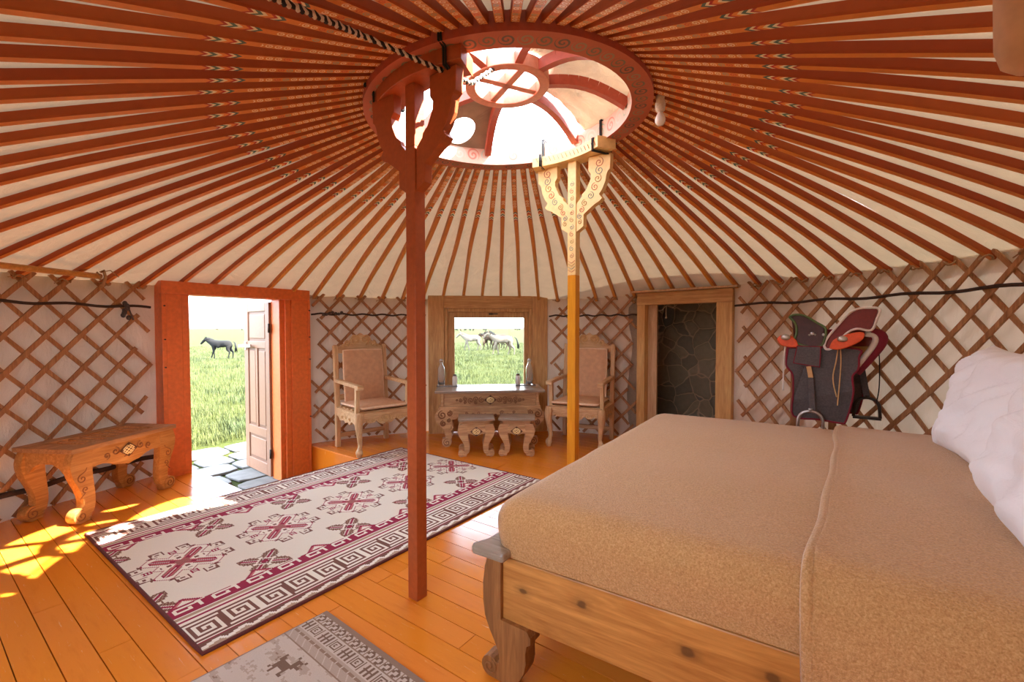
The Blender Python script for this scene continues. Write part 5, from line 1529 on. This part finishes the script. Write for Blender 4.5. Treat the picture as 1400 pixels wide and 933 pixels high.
horse('horse', tuple(far(676, 481) + Vector((0, 5.0, 0))), radians(0), 1.0, 'coat_grey', 'mane_dark', (-.1, .1, .1, -.1), -.04, 'dark horse in the middle of the herd, head low', GW)
fars = [(624.5, 453.6), (630, 453.4), (636, 453.4), (643, 453.2), (647, 453.4), (662, 453.0), (664.5, 453.0), (705, 452.4), (707.5, 452.3), (710, 452.4), (297, 452.2), (331, 452.4)]
for i, (x, y) in enumerate(fars):
    mb = MB(); c = ('coat_black', 'coat_bay', 'coat_grey')[i % 3]
    mb.ball((0, 0, 1.0), (.75, .3, .32), 6)
    for lx in (-.5, .5):
        for ly in (-.14, .14): mb.tube([(lx, ly, .9), (lx, ly, .45), (lx, ly, 0)], [.14, .07, .06], 5)
    mb.tube([(-.6, 0, 1.1), (-.95, 0, 1.25), (-1.25, 0, .95)], [.22, .15, .09], 6); mb.tube([(.7, 0, 1.1), (.85, 0, .5)], [.07, .03], 5)
    o = mb.build('grazing_animal', MT[c], loc=tuple(far(x, y)), rz=(i * 1.3) % 3)
    w = 'through the red door' if x < 400 else 'through the window'
    tag(o, 'tiny dark animal grazing on the horizon %s, %s from the left' % (w, ORD[(i - 10) if x < 400 else i]), 'animal', 'far herd on the horizon')

# ------------------------------------------------------------------ daylight
wd = bpy.data.worlds.new('sky'); S.world = wd; wd.use_nodes = True; nt = wd.node_tree; nt.nodes.clear()
tc = nt.nodes.new('ShaderNodeTexCoord'); sx_ = nt.nodes.new('ShaderNodeSeparateXYZ'); nt.links.new(tc.outputs['Generated'], sx_.inputs[0])
rp = nt.nodes.new('ShaderNodeValToRGB'); nt.links.new(sx_.outputs[2], rp.inputs[0])
rp.color_ramp.elements[0].position = 0.0; rp.color_ramp.elements[0].color = (.84, .93, 1.06, 1)
rp.color_ramp.elements[1].position = .5; rp.color_ramp.elements[1].color = (.76, .90, 1.12, 1)
bg = nt.nodes.new('ShaderNodeBackground'); bg.inputs[1].default_value = SKY
nt.links.new(rp.outputs[0], bg.inputs[0]); wo = nt.nodes.new('ShaderNodeOutputWorld'); nt.links.new(bg.outputs[0], wo.inputs[0])
sn = bpy.data.lights.new('sun', 'SUN'); sn.energy = SUN; sn.angle = radians(.6); sn.color = (1, .95, .86)
so = bpy.data.objects.new('sun', sn); COL.objects.link(so)
so.rotation_euler = Vector((2.42, -.08, 2.6)).to_track_quat('Z', 'Y').to_euler()
S.view_settings.view_transform = 'Standard'; S.view_settings.look = 'None'; S.view_settings.exposure = EXPO; S.view_settings.gamma = 1
S.view_settings.use_curve_mapping = False
S.cycles.max_bounces = 12; S.cycles.diffuse_bounces = 7; S.cycles.transmission_bounces = 8; S.cycles.transparent_max_bounces = 8
S.cycles.sample_clamp_indirect = 8
